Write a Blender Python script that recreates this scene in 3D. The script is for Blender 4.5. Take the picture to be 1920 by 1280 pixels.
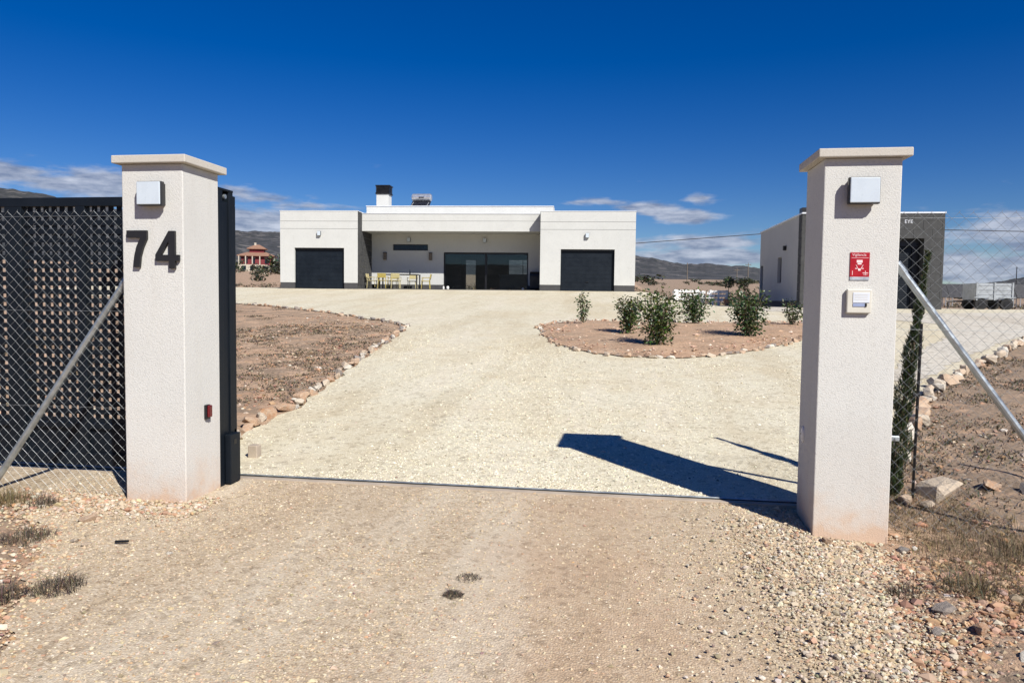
import bpy, bmesh, math, random
import numpy as np
from mathutils import Vector, Matrix
from mathutils.geometry import delaunay_2d_cdt

# ------------------------------------------------------------------ clear
for o in list(bpy.data.objects):
    bpy.data.objects.remove(o)
sc = bpy.context.scene
col = sc.collection
random.seed(7)
rng = np.random.default_rng(11)

# ------------------------------------------------------------------ camera
EYE = 1.5
cam_d = bpy.data.cameras.new('camera')
cam_d.sensor_width = 36.0
cam_d.lens = 26.0925
cam_d.clip_start = 0.05
cam_d.clip_end = 9000
cam = bpy.data.objects.new('camera', cam_d)
col.objects.link(cam)
YAW, PITCH, ROLL = 0.1491, 0.0535, 0.0118
fwd = Vector((-math.sin(YAW) * math.cos(PITCH), math.cos(YAW) * math.cos(PITCH), -math.sin(PITCH)))
rgt = Vector((math.cos(YAW), math.sin(YAW), 0))
upv = rgt.cross(fwd)
r2 = rgt * math.cos(ROLL) + upv * math.sin(ROLL)
u2 = -rgt * math.sin(ROLL) + upv * math.cos(ROLL)
cam.matrix_world = Matrix(((r2.x, u2.x, -fwd.x, 0), (r2.y, u2.y, -fwd.y, 0), (r2.z, u2.z, -fwd.z, EYE), (0, 0, 0, 1)))
sc.camera = cam

# ------------------------------------------------------------------ sun, exposure
SUN_AZ, SUN_EL = math.radians(42.5), math.radians(41.2)     # sun stands behind the camera, to the right
sun_dir = Vector((math.sin(SUN_AZ) * math.cos(SUN_EL), -math.cos(SUN_AZ) * math.cos(SUN_EL), math.sin(SUN_EL)))
sd = bpy.data.lights.new('sun', 'SUN')
sd.energy = 5.0
sd.angle = math.radians(0.5)
sd.color = (1.0, 0.955, 0.88)
sun = bpy.data.objects.new('sun', sd)
sun.rotation_euler = (-sun_dir).to_track_quat('-Z', 'Y').to_euler()
sun.location = (10, -10, 20)
col.objects.link(sun)
sc.view_settings.view_transform = 'Standard'
sc.view_settings.look = 'None'
sc.view_settings.gamma = 1
sc.view_settings.use_curve_mapping = False
sc.view_settings.exposure = 0.5

# ------------------------------------------------------------------ world: sky with a low bank of clouds round the horizon
world = bpy.data.worlds.new('World')
sc.world = world
world.use_nodes = True
wn, wl = world.node_tree.nodes, world.node_tree.links
wn.clear()


def wmath(op, a, b=None, c=None, clamp=False):
    n = wn.new('ShaderNodeMath'); n.operation = op; n.use_clamp = clamp
    for i, v in enumerate((a, b, c)):
        if v is None: continue
        if isinstance(v, (int, float)): n.inputs[i].default_value = v
        else: wl.new(v, n.inputs[i])
    return n.outputs[0]


sky = wn.new('ShaderNodeTexSky')
sky.sky_type = 'NISHITA'
sky.sun_disc = False
sky.sun_elevation = SUN_EL
sky.sun_rotation = math.radians(180) - SUN_AZ
sky.altitude = 650
sky.air_density = 1.0
sky.dust_density = 0.15
sky.ozone_density = 5.0
hs = wn.new('ShaderNodeHueSaturation')
hs.inputs['Hue'].default_value = 0.519
hs.inputs['Saturation'].default_value = 1.40
hs.inputs['Value'].default_value = 1.0
wl.new(sky.outputs[0], hs.inputs['Color'])
bg_sky = wn.new('ShaderNodeBackground')
bg_sky.inputs['Strength'].default_value = 0.056
wl.new(hs.outputs[0], bg_sky.inputs['Color'])

tc = wn.new('ShaderNodeTexCoord')
nrm = wn.new('ShaderNodeVectorMath'); nrm.operation = 'NORMALIZE'
wl.new(tc.outputs['Generated'], nrm.inputs[0])
sep = wn.new('ShaderNodeSeparateXYZ'); wl.new(nrm.outputs[0], sep.inputs[0])
az = wmath('ARCTAN2', sep.outputs[0], sep.outputs[1])
el = sep.outputs[2]
comb = wn.new('ShaderNodeCombineXYZ')
wl.new(az, comb.inputs[0]); wl.new(el, comb.inputs[1])
stretch = wn.new('ShaderNodeVectorMath'); stretch.operation = 'MULTIPLY'
wl.new(comb.outputs[0], stretch.inputs[0]); stretch.inputs[1].default_value = (1.0, 3.8, 1)


def wnoise(scale, detail, rough, off=0.0):
    n = wn.new('ShaderNodeTexNoise')
    n.noise_dimensions = '3D'
    n.inputs['Scale'].default_value = scale
    n.inputs['Detail'].default_value = detail
    n.inputs['Roughness'].default_value = rough
    a = wn.new('ShaderNodeVectorMath'); a.operation = 'ADD'
    wl.new(stretch.outputs[0], a.inputs[0]); a.inputs[1].default_value = (off, off * 0.7, off * 1.3)
    wl.new(a.outputs[0], n.inputs['Vector'])
    return n.outputs[0]


puffs = [(-.77, .134, .10, .016, .95), (-.69, .126, .07, .014, .85), (-.645, .134, .05, .017, .9),
         (-.50, .126, .05, .010, .9), (-.48, .098, .08, .022, 1.15), (-.39, .1195, .06, .005, .6),
         (-.045, .131, .065, .005, .65), (.097, .133, .024, .008, 1.05), (.078, .113, .045, .010, 1.1),
         (.032, .122, .045, .010, .95), (.09, .078, .12, .012, .92), (.11, .061, .11, .012, 1.25),
         (.155, .085, .06, .010, .5), (.45, .080, .085, .022, 1.05), (.40, .045, .13, .022, 1.1), (.54, .075, .10, .03, 1.0)]
tot = None
for (u0, v0, su, sv, am) in puffs:
    s = wn.new('ShaderNodeVectorMath'); s.operation = 'SUBTRACT'
    wl.new(comb.outputs[0], s.inputs[0]); s.inputs[1].default_value = (u0, v0, 0)
    m = wn.new('ShaderNodeVectorMath'); m.operation = 'MULTIPLY'
    wl.new(s.outputs[0], m.inputs[0]); m.inputs[1].default_value = (1 / su, 1 / sv, 0)
    d = wn.new('ShaderNodeVectorMath'); d.operation = 'DOT_PRODUCT'
    wl.new(m.outputs[0], d.inputs[0]); wl.new(m.outputs[0], d.inputs[1])
    e = wmath('EXPONENT', wmath('MULTIPLY', d.outputs['Value'], -0.8))
    e = wmath('MULTIPLY', e, am)
    tot = e if tot is None else wmath('MAXIMUM', tot, e)
# the same low bank goes on all round the horizon
bz = wmath('DIVIDE', wmath('SUBTRACT', el, 0.055), 0.05)
bank = wmath('EXPONENT', wmath('MULTIPLY', wmath('MULTIPLY', bz, bz), -1.0))
bank = wmath('MULTIPLY', bank, 0.42)
tot = wmath('MAXIMUM', tot, bank)
n1 = wnoise(13, 8, 0.58)
n2 = wnoise(24, 6, 0.6, 3.7)
dens = wmath('ADD', tot, wmath('MULTIPLY', wmath('SUBTRACT', n1, 0.5), 2.0))
dens = wmath('MULTIPLY', wmath('SUBTRACT', dens, 0.31), 1.8, clamp=True)
cut = wn.new('ShaderNodeMapRange'); wl.new(el, cut.inputs[0]); cut.inputs[1].default_value = .145; cut.inputs[2].default_value = .20; cut.inputs[3].default_value = 1.0; cut.inputs[4].default_value = 0.0
dens = wmath('MULTIPLY', dens, cut.outputs[0])
sm = wn.new('ShaderNodeMapRange'); sm.interpolation_type = 'SMOOTHSTEP'
wl.new(dens, sm.inputs[0]); sm.inputs[3].default_value = 0.0; sm.inputs[4].default_value = 0.9
cr = wn.new('ShaderNodeValToRGB')
cr.color_ramp.elements[0].position = 0.36; cr.color_ramp.elements[0].color = (0.20, 0.245, 0.36, 1)
cr.color_ramp.elements[1].position = 0.72; cr.color_ramp.elements[1].color = (0.56, 0.60, 0.70, 1)
wl.new(n2, cr.inputs[0])
bg_cl = wn.new('ShaderNodeBackground'); bg_cl.inputs['Strength'].default_value = 0.80
wl.new(cr.outputs[0], bg_cl.inputs['Color'])
mixs = wn.new('ShaderNodeMixShader')
wl.new(sm.outputs[0], mixs.inputs[0]); wl.new(bg_sky.outputs[0], mixs.inputs[1]); wl.new(bg_cl.outputs[0], mixs.inputs[2])
wout = wn.new('ShaderNodeOutputWorld')
wl.new(mixs.outputs[0], wout.inputs['Surface'])

# ------------------------------------------------------------------ material helpers
class NT:
    def __init__(self, name):
        self.m = bpy.data.materials.new(name); self.m.use_nodes = True
        self.n, self.l = self.m.node_tree.nodes, self.m.node_tree.links
        self.b = self.n['Principled BSDF']
    def pos(self):
        g = self.n.new('ShaderNodeNewGeometry'); return g.outputs['Position']
    def obj(self):
        g = self.n.new('ShaderNodeTexCoord'); return g.outputs['Object']
    def noise(self, vec, scale, detail=4, rough=.55, col=False):
        t = self.n.new('ShaderNodeTexNoise'); t.inputs['Scale'].default_value = scale
        t.inputs['Detail'].default_value = detail; t.inputs['Roughness'].default_value = rough
        self.l.new(vec, t.inputs['Vector']); return t.outputs[1 if col else 0]
    def voro(self, vec, scale, out='Distance', feature='F1'):
        t = self.n.new('ShaderNodeTexVoronoi'); t.feature = feature; t.inputs['Scale'].default_value = scale
        self.l.new(vec, t.inputs['Vector']); return t.outputs[out]
    def ramp(self, fac, stops):
        r = self.n.new('ShaderNodeValToRGB'); e = r.color_ramp.elements
        while len(e) < len(stops): e.new(.5)
        for i, (p, c) in enumerate(stops):
            e[i].position = p
            e[i].color = (c, c, c, 1) if isinstance(c, (int, float)) else (*c, 1)
        self.l.new(fac, r.inputs[0]); return r.outputs[0]
    def mix(self, fac, a, b, mode='MIX'):
        x = self.n.new('ShaderNodeMix'); x.data_type = 'RGBA'; x.blend_type = mode
        for s, v in ((x.inputs[0], fac), (x.inputs[6], a), (x.inputs[7], b)):
            if isinstance(v, (int, float)): s.default_value = v
            elif isinstance(v, tuple): s.default_value = (*v, 1)
            else: self.l.new(v, s)
        return x.outputs[2]
    def math(self, op, a, b=None, clamp=False):
        x = self.n.new('ShaderNodeMath'); x.operation = op; x.use_clamp = clamp
        for i, v in enumerate((a, b)):
            if v is None: continue
            if isinstance(v, (int, float)): x.inputs[i].default_value = v
            else: self.l.new(v, x.inputs[i])
        return x.outputs[0]
    def sep(self, v):
        s = self.n.new('ShaderNodeSeparateXYZ'); self.l.new(v, s.inputs[0]); return s.outputs
    def scale(self, v, s):
        x = self.n.new('ShaderNodeVectorMath'); x.operation = 'MULTIPLY'; self.l.new(v, x.inputs[0])
        x.inputs[1].default_value = s; return x.outputs[0]
    def attr(self, name):
        a = self.n.new('ShaderNodeAttribute'); a.attribute_name = name; return a.outputs['Color']
    def bump(self, h, strength=.3, dist=.01):
        b = self.n.new('ShaderNodeBump'); b.inputs['Strength'].default_value = strength
        b.inputs['Distance'].default_value = dist; self.l.new(h, b.inputs['Height'])
        self.l.new(b.outputs[0], self.b.inputs['Normal'])
    def base(self, c):
        if isinstance(c, tuple): self.b.inputs['Base Color'].default_value = (*c, 1)
        else: self.l.new(c, self.b.inputs['Base Color'])
    def rough(self, v):
        if isinstance(v, (int, float)): self.b.inputs['Roughness'].default_value = v
        else: self.l.new(v, self.b.inputs['Roughness'])


def simple(name, c, rough=.5, metal=0, var=.12, vs=6, bump=0, bs=80):
    t = NT(name); p = t.obj()
    n = t.noise(p, vs, 5, .6)
    lo = tuple(max(0, x * (1 - var)) for x in c); hi = tuple(min(1, x * (1 + var)) for x in c)
    t.base(t.ramp(n, [(.3, lo), (.7, hi)]))
    t.rough(t.ramp(n, [(.3, max(0, rough - .08)), (.7, min(1, rough + .08))]))
    t.b.inputs['Metallic'].default_value = metal
    if bump: t.bump(t.noise(p, bs, 3), bump, .005)
    return t.m


def gravel_mat(name, tones, cell, tint=None, bump=.6, lane=None, speck=1.0):
    t = NT(name); p = t.pos()
    cells = t.voro(p, cell, 'Color'); sx = t.sep(cells)
    c = t.ramp(sx[0], tones)
    c2 = t.voro(p, cell * .37, 'Color'); s2 = t.sep(c2)
    c = t.mix(t.math('MULTIPLY', s2[1], .35), c, t.ramp(s2[0], tones))
    big = t.noise(p, .45, 5, .6)
    mid = t.noise(p, 2.3, 6, .65)
    if tint:
        m = t.math('ADD', t.math('MULTIPLY', big, .6), t.math('MULTIPLY', mid, .4))
        if lane:
            q = t.math('DIVIDE', t.math('SUBTRACT', t.sep(p)[0], lane[0]), lane[1])
            g = t.math('EXPONENT', t.math('MULTIPLY', t.math('MULTIPLY', q, q), -1.0))
            m = t.math('ADD', t.math('MULTIPLY', m, .8), t.math('MULTIPLY', g, .17))
        f = t.ramp(m, [(.44, 0.0), (.60, .9)])
        c = t.mix(f, c, t.mix(.35, tint, c))
    lng = t.noise(t.scale(p, (1.15, .13, 1)), 1.0, 5, .6)
    c = t.mix(t.ramp(lng, [(.38, .42), (.50, .0)]), c, t.mix(1.0, c, (.80, .74, .66), 'MULTIPLY'))
    c = t.mix(t.ramp(lng, [(.53, .0), (.64, .34)]), c, (.66, .61, .50))
    c = t.mix(t.ramp(mid, [(.45, .0), (.75, .10)]), c, (.33, .28, .22))
    sp = t.sep(t.voro(p, cell * .30, 'Color'))
    c = t.mix(t.ramp(sp[2], [(.86, 0), (.90, .55 * speck)]), c, t.mix(1.0, c, (.40, .36, .32), 'MULTIPLY'))
    sp2 = t.sep(t.voro(p, cell * .16, 'Color'))
    c = t.mix(t.ramp(sp2[2], [(.90, 0), (.94, .40 * speck)]), c, t.mix(1.0, c, (.50, .46, .42), 'MULTIPLY'))
    d = t.voro(p, cell, 'Distance')
    edge = t.ramp(d, [(.28, 0), (.62, 1)])
    c = t.mix(t.math('MULTIPLY', edge, .34 * speck), c, t.mix(1.0, c, (.42, .36, .30), 'MULTIPLY'))
    t.base(c); t.rough(.92)
    h = t.math('ADD', t.math('MULTIPLY', d, -1.0), t.math('MULTIPLY', t.noise(p, cell * .3, 4), .6))
    t.bump(h, bump, .012)
    return t.m


M = {}
M['drive'] = gravel_mat('cream_gravel', [(.0, (.30, .262, .185)), (.12, (.56, .52, .385)), (.6, (.63, .59, .45)), (1., (.71, .675, .545))], 74, (.55, .475, .32), .28, None, .62)
M['apron'] = gravel_mat('tan_gravel', [(.0, (.25, .185, .12)), (.20, (.44, .345, .23)), (.7, (.51, .415, .29)), (1., (.62, .535, .41))], 88, (.465, .325, .21), .38, (-.25, .8), .6)
M['white_gravel'] = gravel_mat('white_gravel', [(0., (.46, .42, .34)), (.3, (.56, .53, .45)), (1., (.66, .64, .58))], 60, None, .3)


def soil_mat(name='red_soil', litter=.82):
    t = NT(name); p = t.pos()
    big = t.noise(p, .16, 4, .55); mid = t.noise(p, 1.3, 6, .65); fine = t.noise(p, 22, 5, .7); fine2 = t.noise(p, 90, 3, .7)
    c = t.ramp(mid, [(.28, (.30, .18, .108)), (.5, (.44, .283, .178)), (.72, (.49, .35, .24))])
    c = t.mix(t.ramp(big, [(.4, 0), (.65, .55)]), c, (.42, .29, .185))
    lit = t.noise(t.scale(p, (1.6, 2.6, 1)), 1.1, 7, .72)
    if litter > .5:
        wx = t.n.new('ShaderNodeMapRange'); wx.interpolation_type = 'SMOOTHSTEP'; t.l.new(t.sep(p)[0], wx.inputs[0])
        wx.inputs[1].default_value = 1.9; wx.inputs[2].default_value = 3.0; wx.inputs[3].default_value = 0.0; wx.inputs[4].default_value = .075
        lit = t.math('ADD', lit, wx.outputs[0])
    c = t.mix(t.ramp(lit, [(.43, 0), (.56, litter)]), c, t.ramp(fine, [(.35, (.115, .09, .065)), (.65, (.29, .215, .145))]))
    stone = t.voro(p, 26, 'Color'); s = t.sep(stone)
    c = t.mix(t.ramp(s[0], [(.93, 0), (.96, .25)]), c, (.50, .40, .31))
    c = t.mix(t.ramp(fine, [(.30, .65), (.46, 0)]), c, (.13, .09, .06))
    c = t.mix(t.ramp(fine2, [(.55, 0), (.75, .4)]), c, (.58, .44, .32))
    t.base(c); t.rough(.97)
    t.bump(t.math('ADD', t.math('MULTIPLY', fine, .7), t.math('MULTIPLY', fine2, .35)), .8, .03)
    return t.m


M['soil'] = soil_mat()
M['bed_soil'] = soil_mat('bed_soil', .45)


def stucco(name, c, stain=True, scale=150, strength=.5):
    t = NT(name); p = t.pos()
    n = t.noise(p, scale, 3, .6); big = t.noise(p, 1.6, 5, .6)
    lo = tuple(x * .93 for x in c)
    cc = t.ramp(big, [(.3, lo), (.7, c)])
    sp = t.noise(p, scale * .7, 2, .5)
    cc = t.mix(t.ramp(sp, [(.32, .35), (.45, 0)]), cc, tuple(x * .62 for x in c))
    st = t.noise(t.scale(p, (9, 9, .55)), 1.0, 5, .6)
    cc = t.mix(t.ramp(st, [(.52, 0), (.72, .22 if stain else .10)]), cc, tuple(a * b for a, b in zip(c, (.80, .77, .72))))
    if stain:
        z = t.sep(p)[2]
        h = t.math('ADD', z, t.math('MULTIPLY', t.math('SUBTRACT', t.noise(p, 5.5, 6, .7), .5), -.60))
        cc = t.mix(t.ramp(h, [(-.02, .72), (.09, .38), (.28, .10), (.8, 0.0)]), cc, (.52, .33, .20))
    t.base(cc); t.rough(.93)
    t.bump(n, strength, .006)
    return t.m


M['pillar'] = stucco('cream_stucco', (.57, .566, .535), True, 120, .55)
M['cap'] = stucco('cap_stone', (.50, .47, .415), False, 160, .35)
M['house'] = stucco('white_render', (.525, .532, .512), False, 40, .12)
M['annex_wall'] = stucco('grey_white_render', (.45, .45, .44), False, 40, .12)
M['plinth'] = simple('dark_plinth', (.05, .05, .052), .8, 0, .2, 4)
M['anthracite'] = simple('anthracite_paint', (.006, .010, .016), .5, 0, .2, 3)
M['gate'] = simple('gate_paint', (.005, .008, .0125), .5, 0, .25, 3)
for _k in ('anthracite', 'gate'):
    M[_k].node_tree.nodes['Principled BSDF'].inputs['Specular IOR Level'].default_value = .22
M['black'] = simple('black_metal', (.005, .005, .006), .45, 0, .2, 5)
M['digit'] = simple('digit_black', (.012, .012, .013), .5, 0, .1, 8)
M['galv'] = simple('galvanised_steel', (.42, .46, .47), .38, .75, .2, 14)
M['wire'] = simple('galvanised_wire', (.33, .35, .36), .45, .6, .15, 20)
M['lamp_frame'] = simple('lamp_frame_grey', (.035, .036, .038), .4, .4, .1, 10)
M['lamp_glass'] = simple('opal_diffuser', (.50, .56, .61), .25, 0, .05, 5)
M['sign_red'] = simple('sign_red', (.34, .004, .012), .35, 0, .12, 10)
M['sign_white'] = simple('sign_print', (.80, .60, .60), .5, 0, .1, 10)
M['sign_silver'] = simple('sign_silver', (.45, .48, .52), .3, .3, .25, 20)
M['beige_plastic'] = simple('beige_plastic', (.56, .54, .47), .45, 0, .05, 8)
M['pale_plate'] = simple('pale_plate', (.72, .76, .82), .22, .2, .06, 6)
M['blue_window'] = simple('name_window', (.26, .31, .46), .2, 0, .1, 10)
M['reflector_red'] = simple('photocell_red', (.10, .004, .007), .25, 0, .2, 12)
M['white_plastic'] = simple('white_plastic', (.70, .69, .66), .4, 0, .06, 8)
M['concrete'] = simple('concrete', (.36, .30, .235), .9, 0, .16, 5, .3, 60)
M['stone_clad'] = simple('grey_stone_cladding', (.046, .047, .047), .85, 0, .35, 5, .4, 30)
M['roofedge'] = simple('roof_coping', (.70, .72, .74), .4, .2, .05, 5)
M['yellow'] = simple('yellow_plastic', (.36, .29, .075), .5, 0, .12, 8)
M['pale_yellow'] = simple('pale_yellow_plastic', (.40, .35, .18), .5, 0, .12, 8)
M['table'] = simple('dark_table', (.03, .028, .027), .5, 0, .2, 8)
M['white_paint'] = simple('white_paint', (.74, .74, .72), .6, 0, .08, 8)
M['terracotta'] = simple('terracotta', (.48, .24, .13), .85, 0, .18, 12)
M['wood_grey'] = simple('weathered_wood', (.16, .13, .10), .85, 0, .3, 14)
M['bark'] = simple('bark', (.16, .115, .08), .95, 0, .3, 30, .6, 60)
M['trailer'] = simple('trailer_zinc', (.33, .355, .375), .55, .25, .2, 6)
M['rubber'] = simple('rubber', (.014, .014, .015), .85, 0, .2, 10)
M['pv'] = simple('solar_cell', (.005, .006, .012), .45, 0, .2, 6)
M['alu'] = simple('aluminium', (.55, .57, .58), .35, .6, .08, 10)
M['tank'] = simple('tank_steel', (.58, .60, .62), .28, .7, .08, 5)
M['cable'] = simple('cable_black', (.02, .02, .022), .7)
M['villa_red'] = simple('villa_red', (.15, .024, .03), .9, 0, .15, .6)
M['villa_white'] = simple('villa_cream', (.42, .38, .31), .9, 0, .1, .6)
M['tile'] = simple('roof_tile', (.24, .135, .09), .9, 0, .25, 2.5)
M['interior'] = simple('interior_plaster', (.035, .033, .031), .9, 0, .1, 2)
M['dark_glass'] = simple('dark_pane', (.008, .014, .022), .16, 0, .1, 3)


def glass_mat():
    t = NT('window_glass')
    t.n.remove(t.b)
    tr = t.n.new('ShaderNodeBsdfTransparent'); tr.inputs[0].default_value = (.82, .86, .86, 1)
    gl = t.n.new('ShaderNodeBsdfGlossy'); gl.inputs['Roughness'].default_value = .015; gl.inputs[0].default_value = (.9, .93, .95, 1)
    fr = t.n.new('ShaderNodeFresnel'); fr.inputs[0].default_value = 1.5
    f = t.math('MULTIPLY', fr.outputs[0], 1.0, True)
    mx = t.n.new('ShaderNodeMixShader'); t.l.new(f, mx.inputs[0]); t.l.new(tr.outputs[0], mx.inputs[1]); t.l.new(gl.outputs[0], mx.inputs[2])
    t.l.new(mx.outputs[0], t.n['Material Output'].inputs[0])
    return t.m


M['glass'] = glass_mat()


def attr_mat(name, rough=.9, trans=0, nvar=.0, bump=0, bs=60):
    t = NT(name); c = t.attr('col')
    if nvar:
        n = t.noise(t.pos(), 40, 4)
        c = t.mix(t.ramp(n, [(.35, nvar), (.6, 0)]), c, t.mix(1.0, c, (.45, .42, .40), 'MULTIPLY'))
    t.base(c); t.rough(rough)
    if bump: t.bump(t.noise(t.pos(), bs, 4), bump, .01)
    if trans:
        tl = t.n.new('ShaderNodeBsdfTranslucent'); t.l.new(c, tl.inputs[0])
        mx = t.n.new('ShaderNodeMixShader'); mx.inputs[0].default_value = trans
        t.l.new(t.b.outputs[0], mx.inputs[1]); t.l.new(tl.outputs[0], mx.inputs[2])
        t.l.new(mx.outputs[0], t.n['Material Output'].inputs[0])
    return t.m


M['pebble'] = attr_mat('pebbles', .92)
M['leaf'] = attr_mat('leaves', .38, .18)
M['blade'] = attr_mat('dry_grass', .8, .2)


def rock_mat(name, a, b, c):
    t = NT(name); p = t.obj()
    oi = t.n.new('ShaderNodeObjectInfo')
    n = t.noise(p, 5, 6, .7); n2 = t.noise(p, 28, 4, .7)
    cc = t.mix(oi.outputs['Random'], a, b)
    cc = t.mix(t.ramp(n, [(.4, 0), (.62, .75)]), cc, c)
    cc = t.mix(t.ramp(n2, [(.28, .5), (.45, 0)]), cc, (.18, .12, .08))
    t.base(cc); t.rough(.93); t.bump(t.math('ADD', n, t.math('MULTIPLY', n2, .5)), .7, .03)
    return t.m


M['rock_o'] = rock_mat('orange_limestone', (.40, .215, .115), (.46, .34, .24), (.48, .38, .28))
M['rock_p'] = rock_mat('pale_limestone', (.46, .34, .235), (.53, .47, .375), (.52, .43, .33))
M['rock_g'] = rock_mat('grey_rock', (.20, .19, .18), (.26, .22, .19), (.32, .27, .23))
M['rock_w'] = rock_mat('white_rock', (.62, .58, .50), (.60, .56, .48), (.56, .50, .41))


def hill_mat():
    t = NT('hill_scrub'); p = t.pos()
    big = t.noise(p, .004, 6, .65); mid = t.noise(p, .022, 6, .7)
    v = t.voro(p, .13, 'Distance'); s = t.sep(t.voro(p, .10, 'Color'))
    c = t.ramp(mid, [(.34, (.020, .022, .026)), (.5, (.044, .045, .050)), (.66, (.092, .086, .085))])  # scrub tones with the blue haze of distance mixed into the colour
    c = t.mix(t.ramp(v, [(.30, .85), (.55, 0)]), c, (.014, .018, .016))
    c = t.mix(t.ramp(s[0], [(.86, 0), (.91, .6)]), c, (.22, .20, .185))
    c = t.mix(t.ramp(big, [(.4, .5), (.6, 0)]), c, (.025, .028, .026))
    t.base(c); t.rough(1.0)
    t.bump(t.math('ADD', mid, t.math('MULTIPLY', v, -.3)), .6, 8.0)
    return t.m


M['hill'] = hill_mat()

# ------------------------------------------------------------------ mesh helpers
def tag(o, label=None, cat=None, group=None, kind=None):
    if label: o['label'] = label
    if cat: o['category'] = cat
    if group: o['group'] = group
    if kind: o['kind'] = kind
    return o


def thing(name, label, cat, loc=(0, 0, 0), rz=0, group=None):
    o = bpy.data.objects.new(name, None)
    o.empty_display_size = .1
    col.objects.link(o); o.location = loc; o.rotation_euler = (0, 0, rz)
    return tag(o, label, cat, group)


def link(name, me, mat=None, parent=None, smooth=False):
    o = bpy.data.objects.new(name, me); col.objects.link(o)
    if mat is not None and len(me.materials) == 0: me.materials.append(mat)
    if parent: o.parent = parent
    if smooth:
        me.polygons.foreach_set('use_smooth', [True] * len(me.polygons))
    return o


def npmesh(name, v, f, colr=None):
    """v (N,3), f (F,k) arrays with k constant -> mesh"""
    v = np.ascontiguousarray(v, dtype=np.float32); f = np.ascontiguousarray(f, dtype=np.int32)
    me = bpy.data.meshes.new(name)
    me.vertices.add(len(v)); me.vertices.foreach_set('co', v.ravel())
    k = f.shape[1]
    me.loops.add(f.size); me.loops.foreach_set('vertex_index', f.ravel())
    me.polygons.add(len(f)); me.polygons.foreach_set('loop_start', np.arange(0, f.size, k, dtype=np.int32))
    me.polygons.foreach_set('use_smooth', np.zeros(len(f), dtype=bool))
    me.update(calc_edges=True)
    if colr is not None:
        a = me.attributes.new('col', 'FLOAT_COLOR', 'POINT')
        c4 = np.ones((len(v), 4), np.float32); c4[:, :3] = colr
        a.data.foreach_set('color', c4.ravel())
    return me


class MB:
    """collects boxes, tubes and prisms into one mesh"""
    def __init__(s): s.v = []; s.f = []
    def add(s, v, f):
        n = len(s.v); s.v += [tuple(p) for p in v]; s.f += [tuple(i + n for i in q) for q in f]; return s
    def box(s, a, b, rot=None):
        (x0, y0, z0), (x1, y1, z1) = a, b
        v = [(x0, y0, z0), (x1, y0, z0), (x1, y1, z0), (x0, y1, z0), (x0, y0, z1), (x1, y0, z1), (x1, y1, z1), (x0, y1, z1)]
        if rot: v = [rot @ Vector(p) for p in v]
        return s.add(v, [(0, 3, 2, 1), (4, 5, 6, 7), (0, 1, 5, 4), (1, 2, 6, 5), (2, 3, 7, 6), (3, 0, 4, 7)])
    def tube(s, pts, r, n=8, caps=True):
        pts = [Vector(p) for p in pts]; rs = r if isinstance(r, (list, tuple)) else [r] * len(pts)
        v = []; f = []
        for i, p in enumerate(pts):
            d = (pts[min(i + 1, len(pts) - 1)] - pts[max(i - 1, 0)]).normalized()
            a = d.cross(Vector((0, 0, 1)))
            if a.length < 1e-3: a = d.cross(Vector((1, 0, 0)))
            a.normalize(); b = d.cross(a)
            for k in range(n):
                t = 2 * math.pi * k / n
                v.append(p + (a * math.cos(t) + b * math.sin(t)) * rs[i])
        for i in range(len(pts) - 1):
            for k in range(n):
                k2 = (k + 1) % n
                f.append((i * n + k, i * n + k2, (i + 1) * n + k2, (i + 1) * n + k))
        if caps:
            f.append(tuple(range(n))[::-1]); f.append(tuple((len(pts) - 1) * n + k for k in range(n)))
        return s.add(v, f)
    def prism(s, poly, y0, y1):
        """polygon in x,z extruded along y"""
        n = len(poly)
        v = [(x, y0, z) for x, z in poly] + [(x, y1, z) for x, z in poly]
        f = [tuple(range(n)), tuple(range(n, 2 * n))[::-1]]
        for i in range(n):
            j = (i + 1) % n; f.append((i, i + n, j + n, j))
        return s.add(v, f)
    def mesh(s, name='m'):
        me = bpy.data.meshes.new(name); me.from_pydata(s.v, [], s.f); me.update()
        bm = bmesh.new(); bm.from_mesh(me); bmesh.ops.recalc_face_normals(bm, faces=bm.faces); bm.to_mesh(me); bm.free()
        return me
    def build(s, name, mat, parent=None, bevel=0, smooth=False, seg=2):
        me = s.mesh(name)
        if bevel:
            bm = bmesh.new(); bm.from_mesh(me)
            bmesh.ops.bevel(bm, geom=[e for e in bm.edges], offset=bevel, segments=seg, profile=.5, affect='EDGES', clamp_overlap=True)
            bm.to_mesh(me); bm.free()
        return link(name, me, mat, parent, smooth)


def box(name, a, b, mat, parent=None, bevel=0):
    return MB().box(a, b).build(name, mat, parent, bevel)


def text_mesh(s, size, depth):
    c = bpy.data.curves.new('txt', 'FONT'); c.body = s; c.size = size; c.extrude = depth
    o = bpy.data.objects.new('txt', c); col.objects.link(o)
    dg = bpy.context.evaluated_depsgraph_get(); dg.update()
    me = bpy.data.meshes.new_from_object(o.evaluated_get(dg))
    bpy.data.objects.remove(o)
    return me


def rock_mesh(seed, n=20, sx=1, sy=.8, sz=.65):
    r = random.Random(seed); bm = bmesh.new()
    for i in range(n):
        t = r.uniform(-1, 1); a = r.uniform(0, 2 * math.pi); q = math.sqrt(1 - t * t); k = r.uniform(.72, 1.1)
        # slightly boxy
        p = [q * math.cos(a), q * math.sin(a), t]
        p = [math.copysign(abs(c) ** .6, c) for c in p]
        bm.verts.new((p[0] * sx * k * .5, p[1] * sy * k * .5, p[2] * sz * k * .5))
    res = bmesh.ops.convex_hull(bm, input=bm.verts)
    bmesh.ops.delete(bm, geom=[g for g in res['geom_interior'] if isinstance(g, bmesh.types.BMVert)], context='VERTS')
    bmesh.ops.triangulate(bm, faces=bm.faces)
    me = bpy.data.meshes.new('rock'); bm.to_mesh(me); bm.free(); return me


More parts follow.
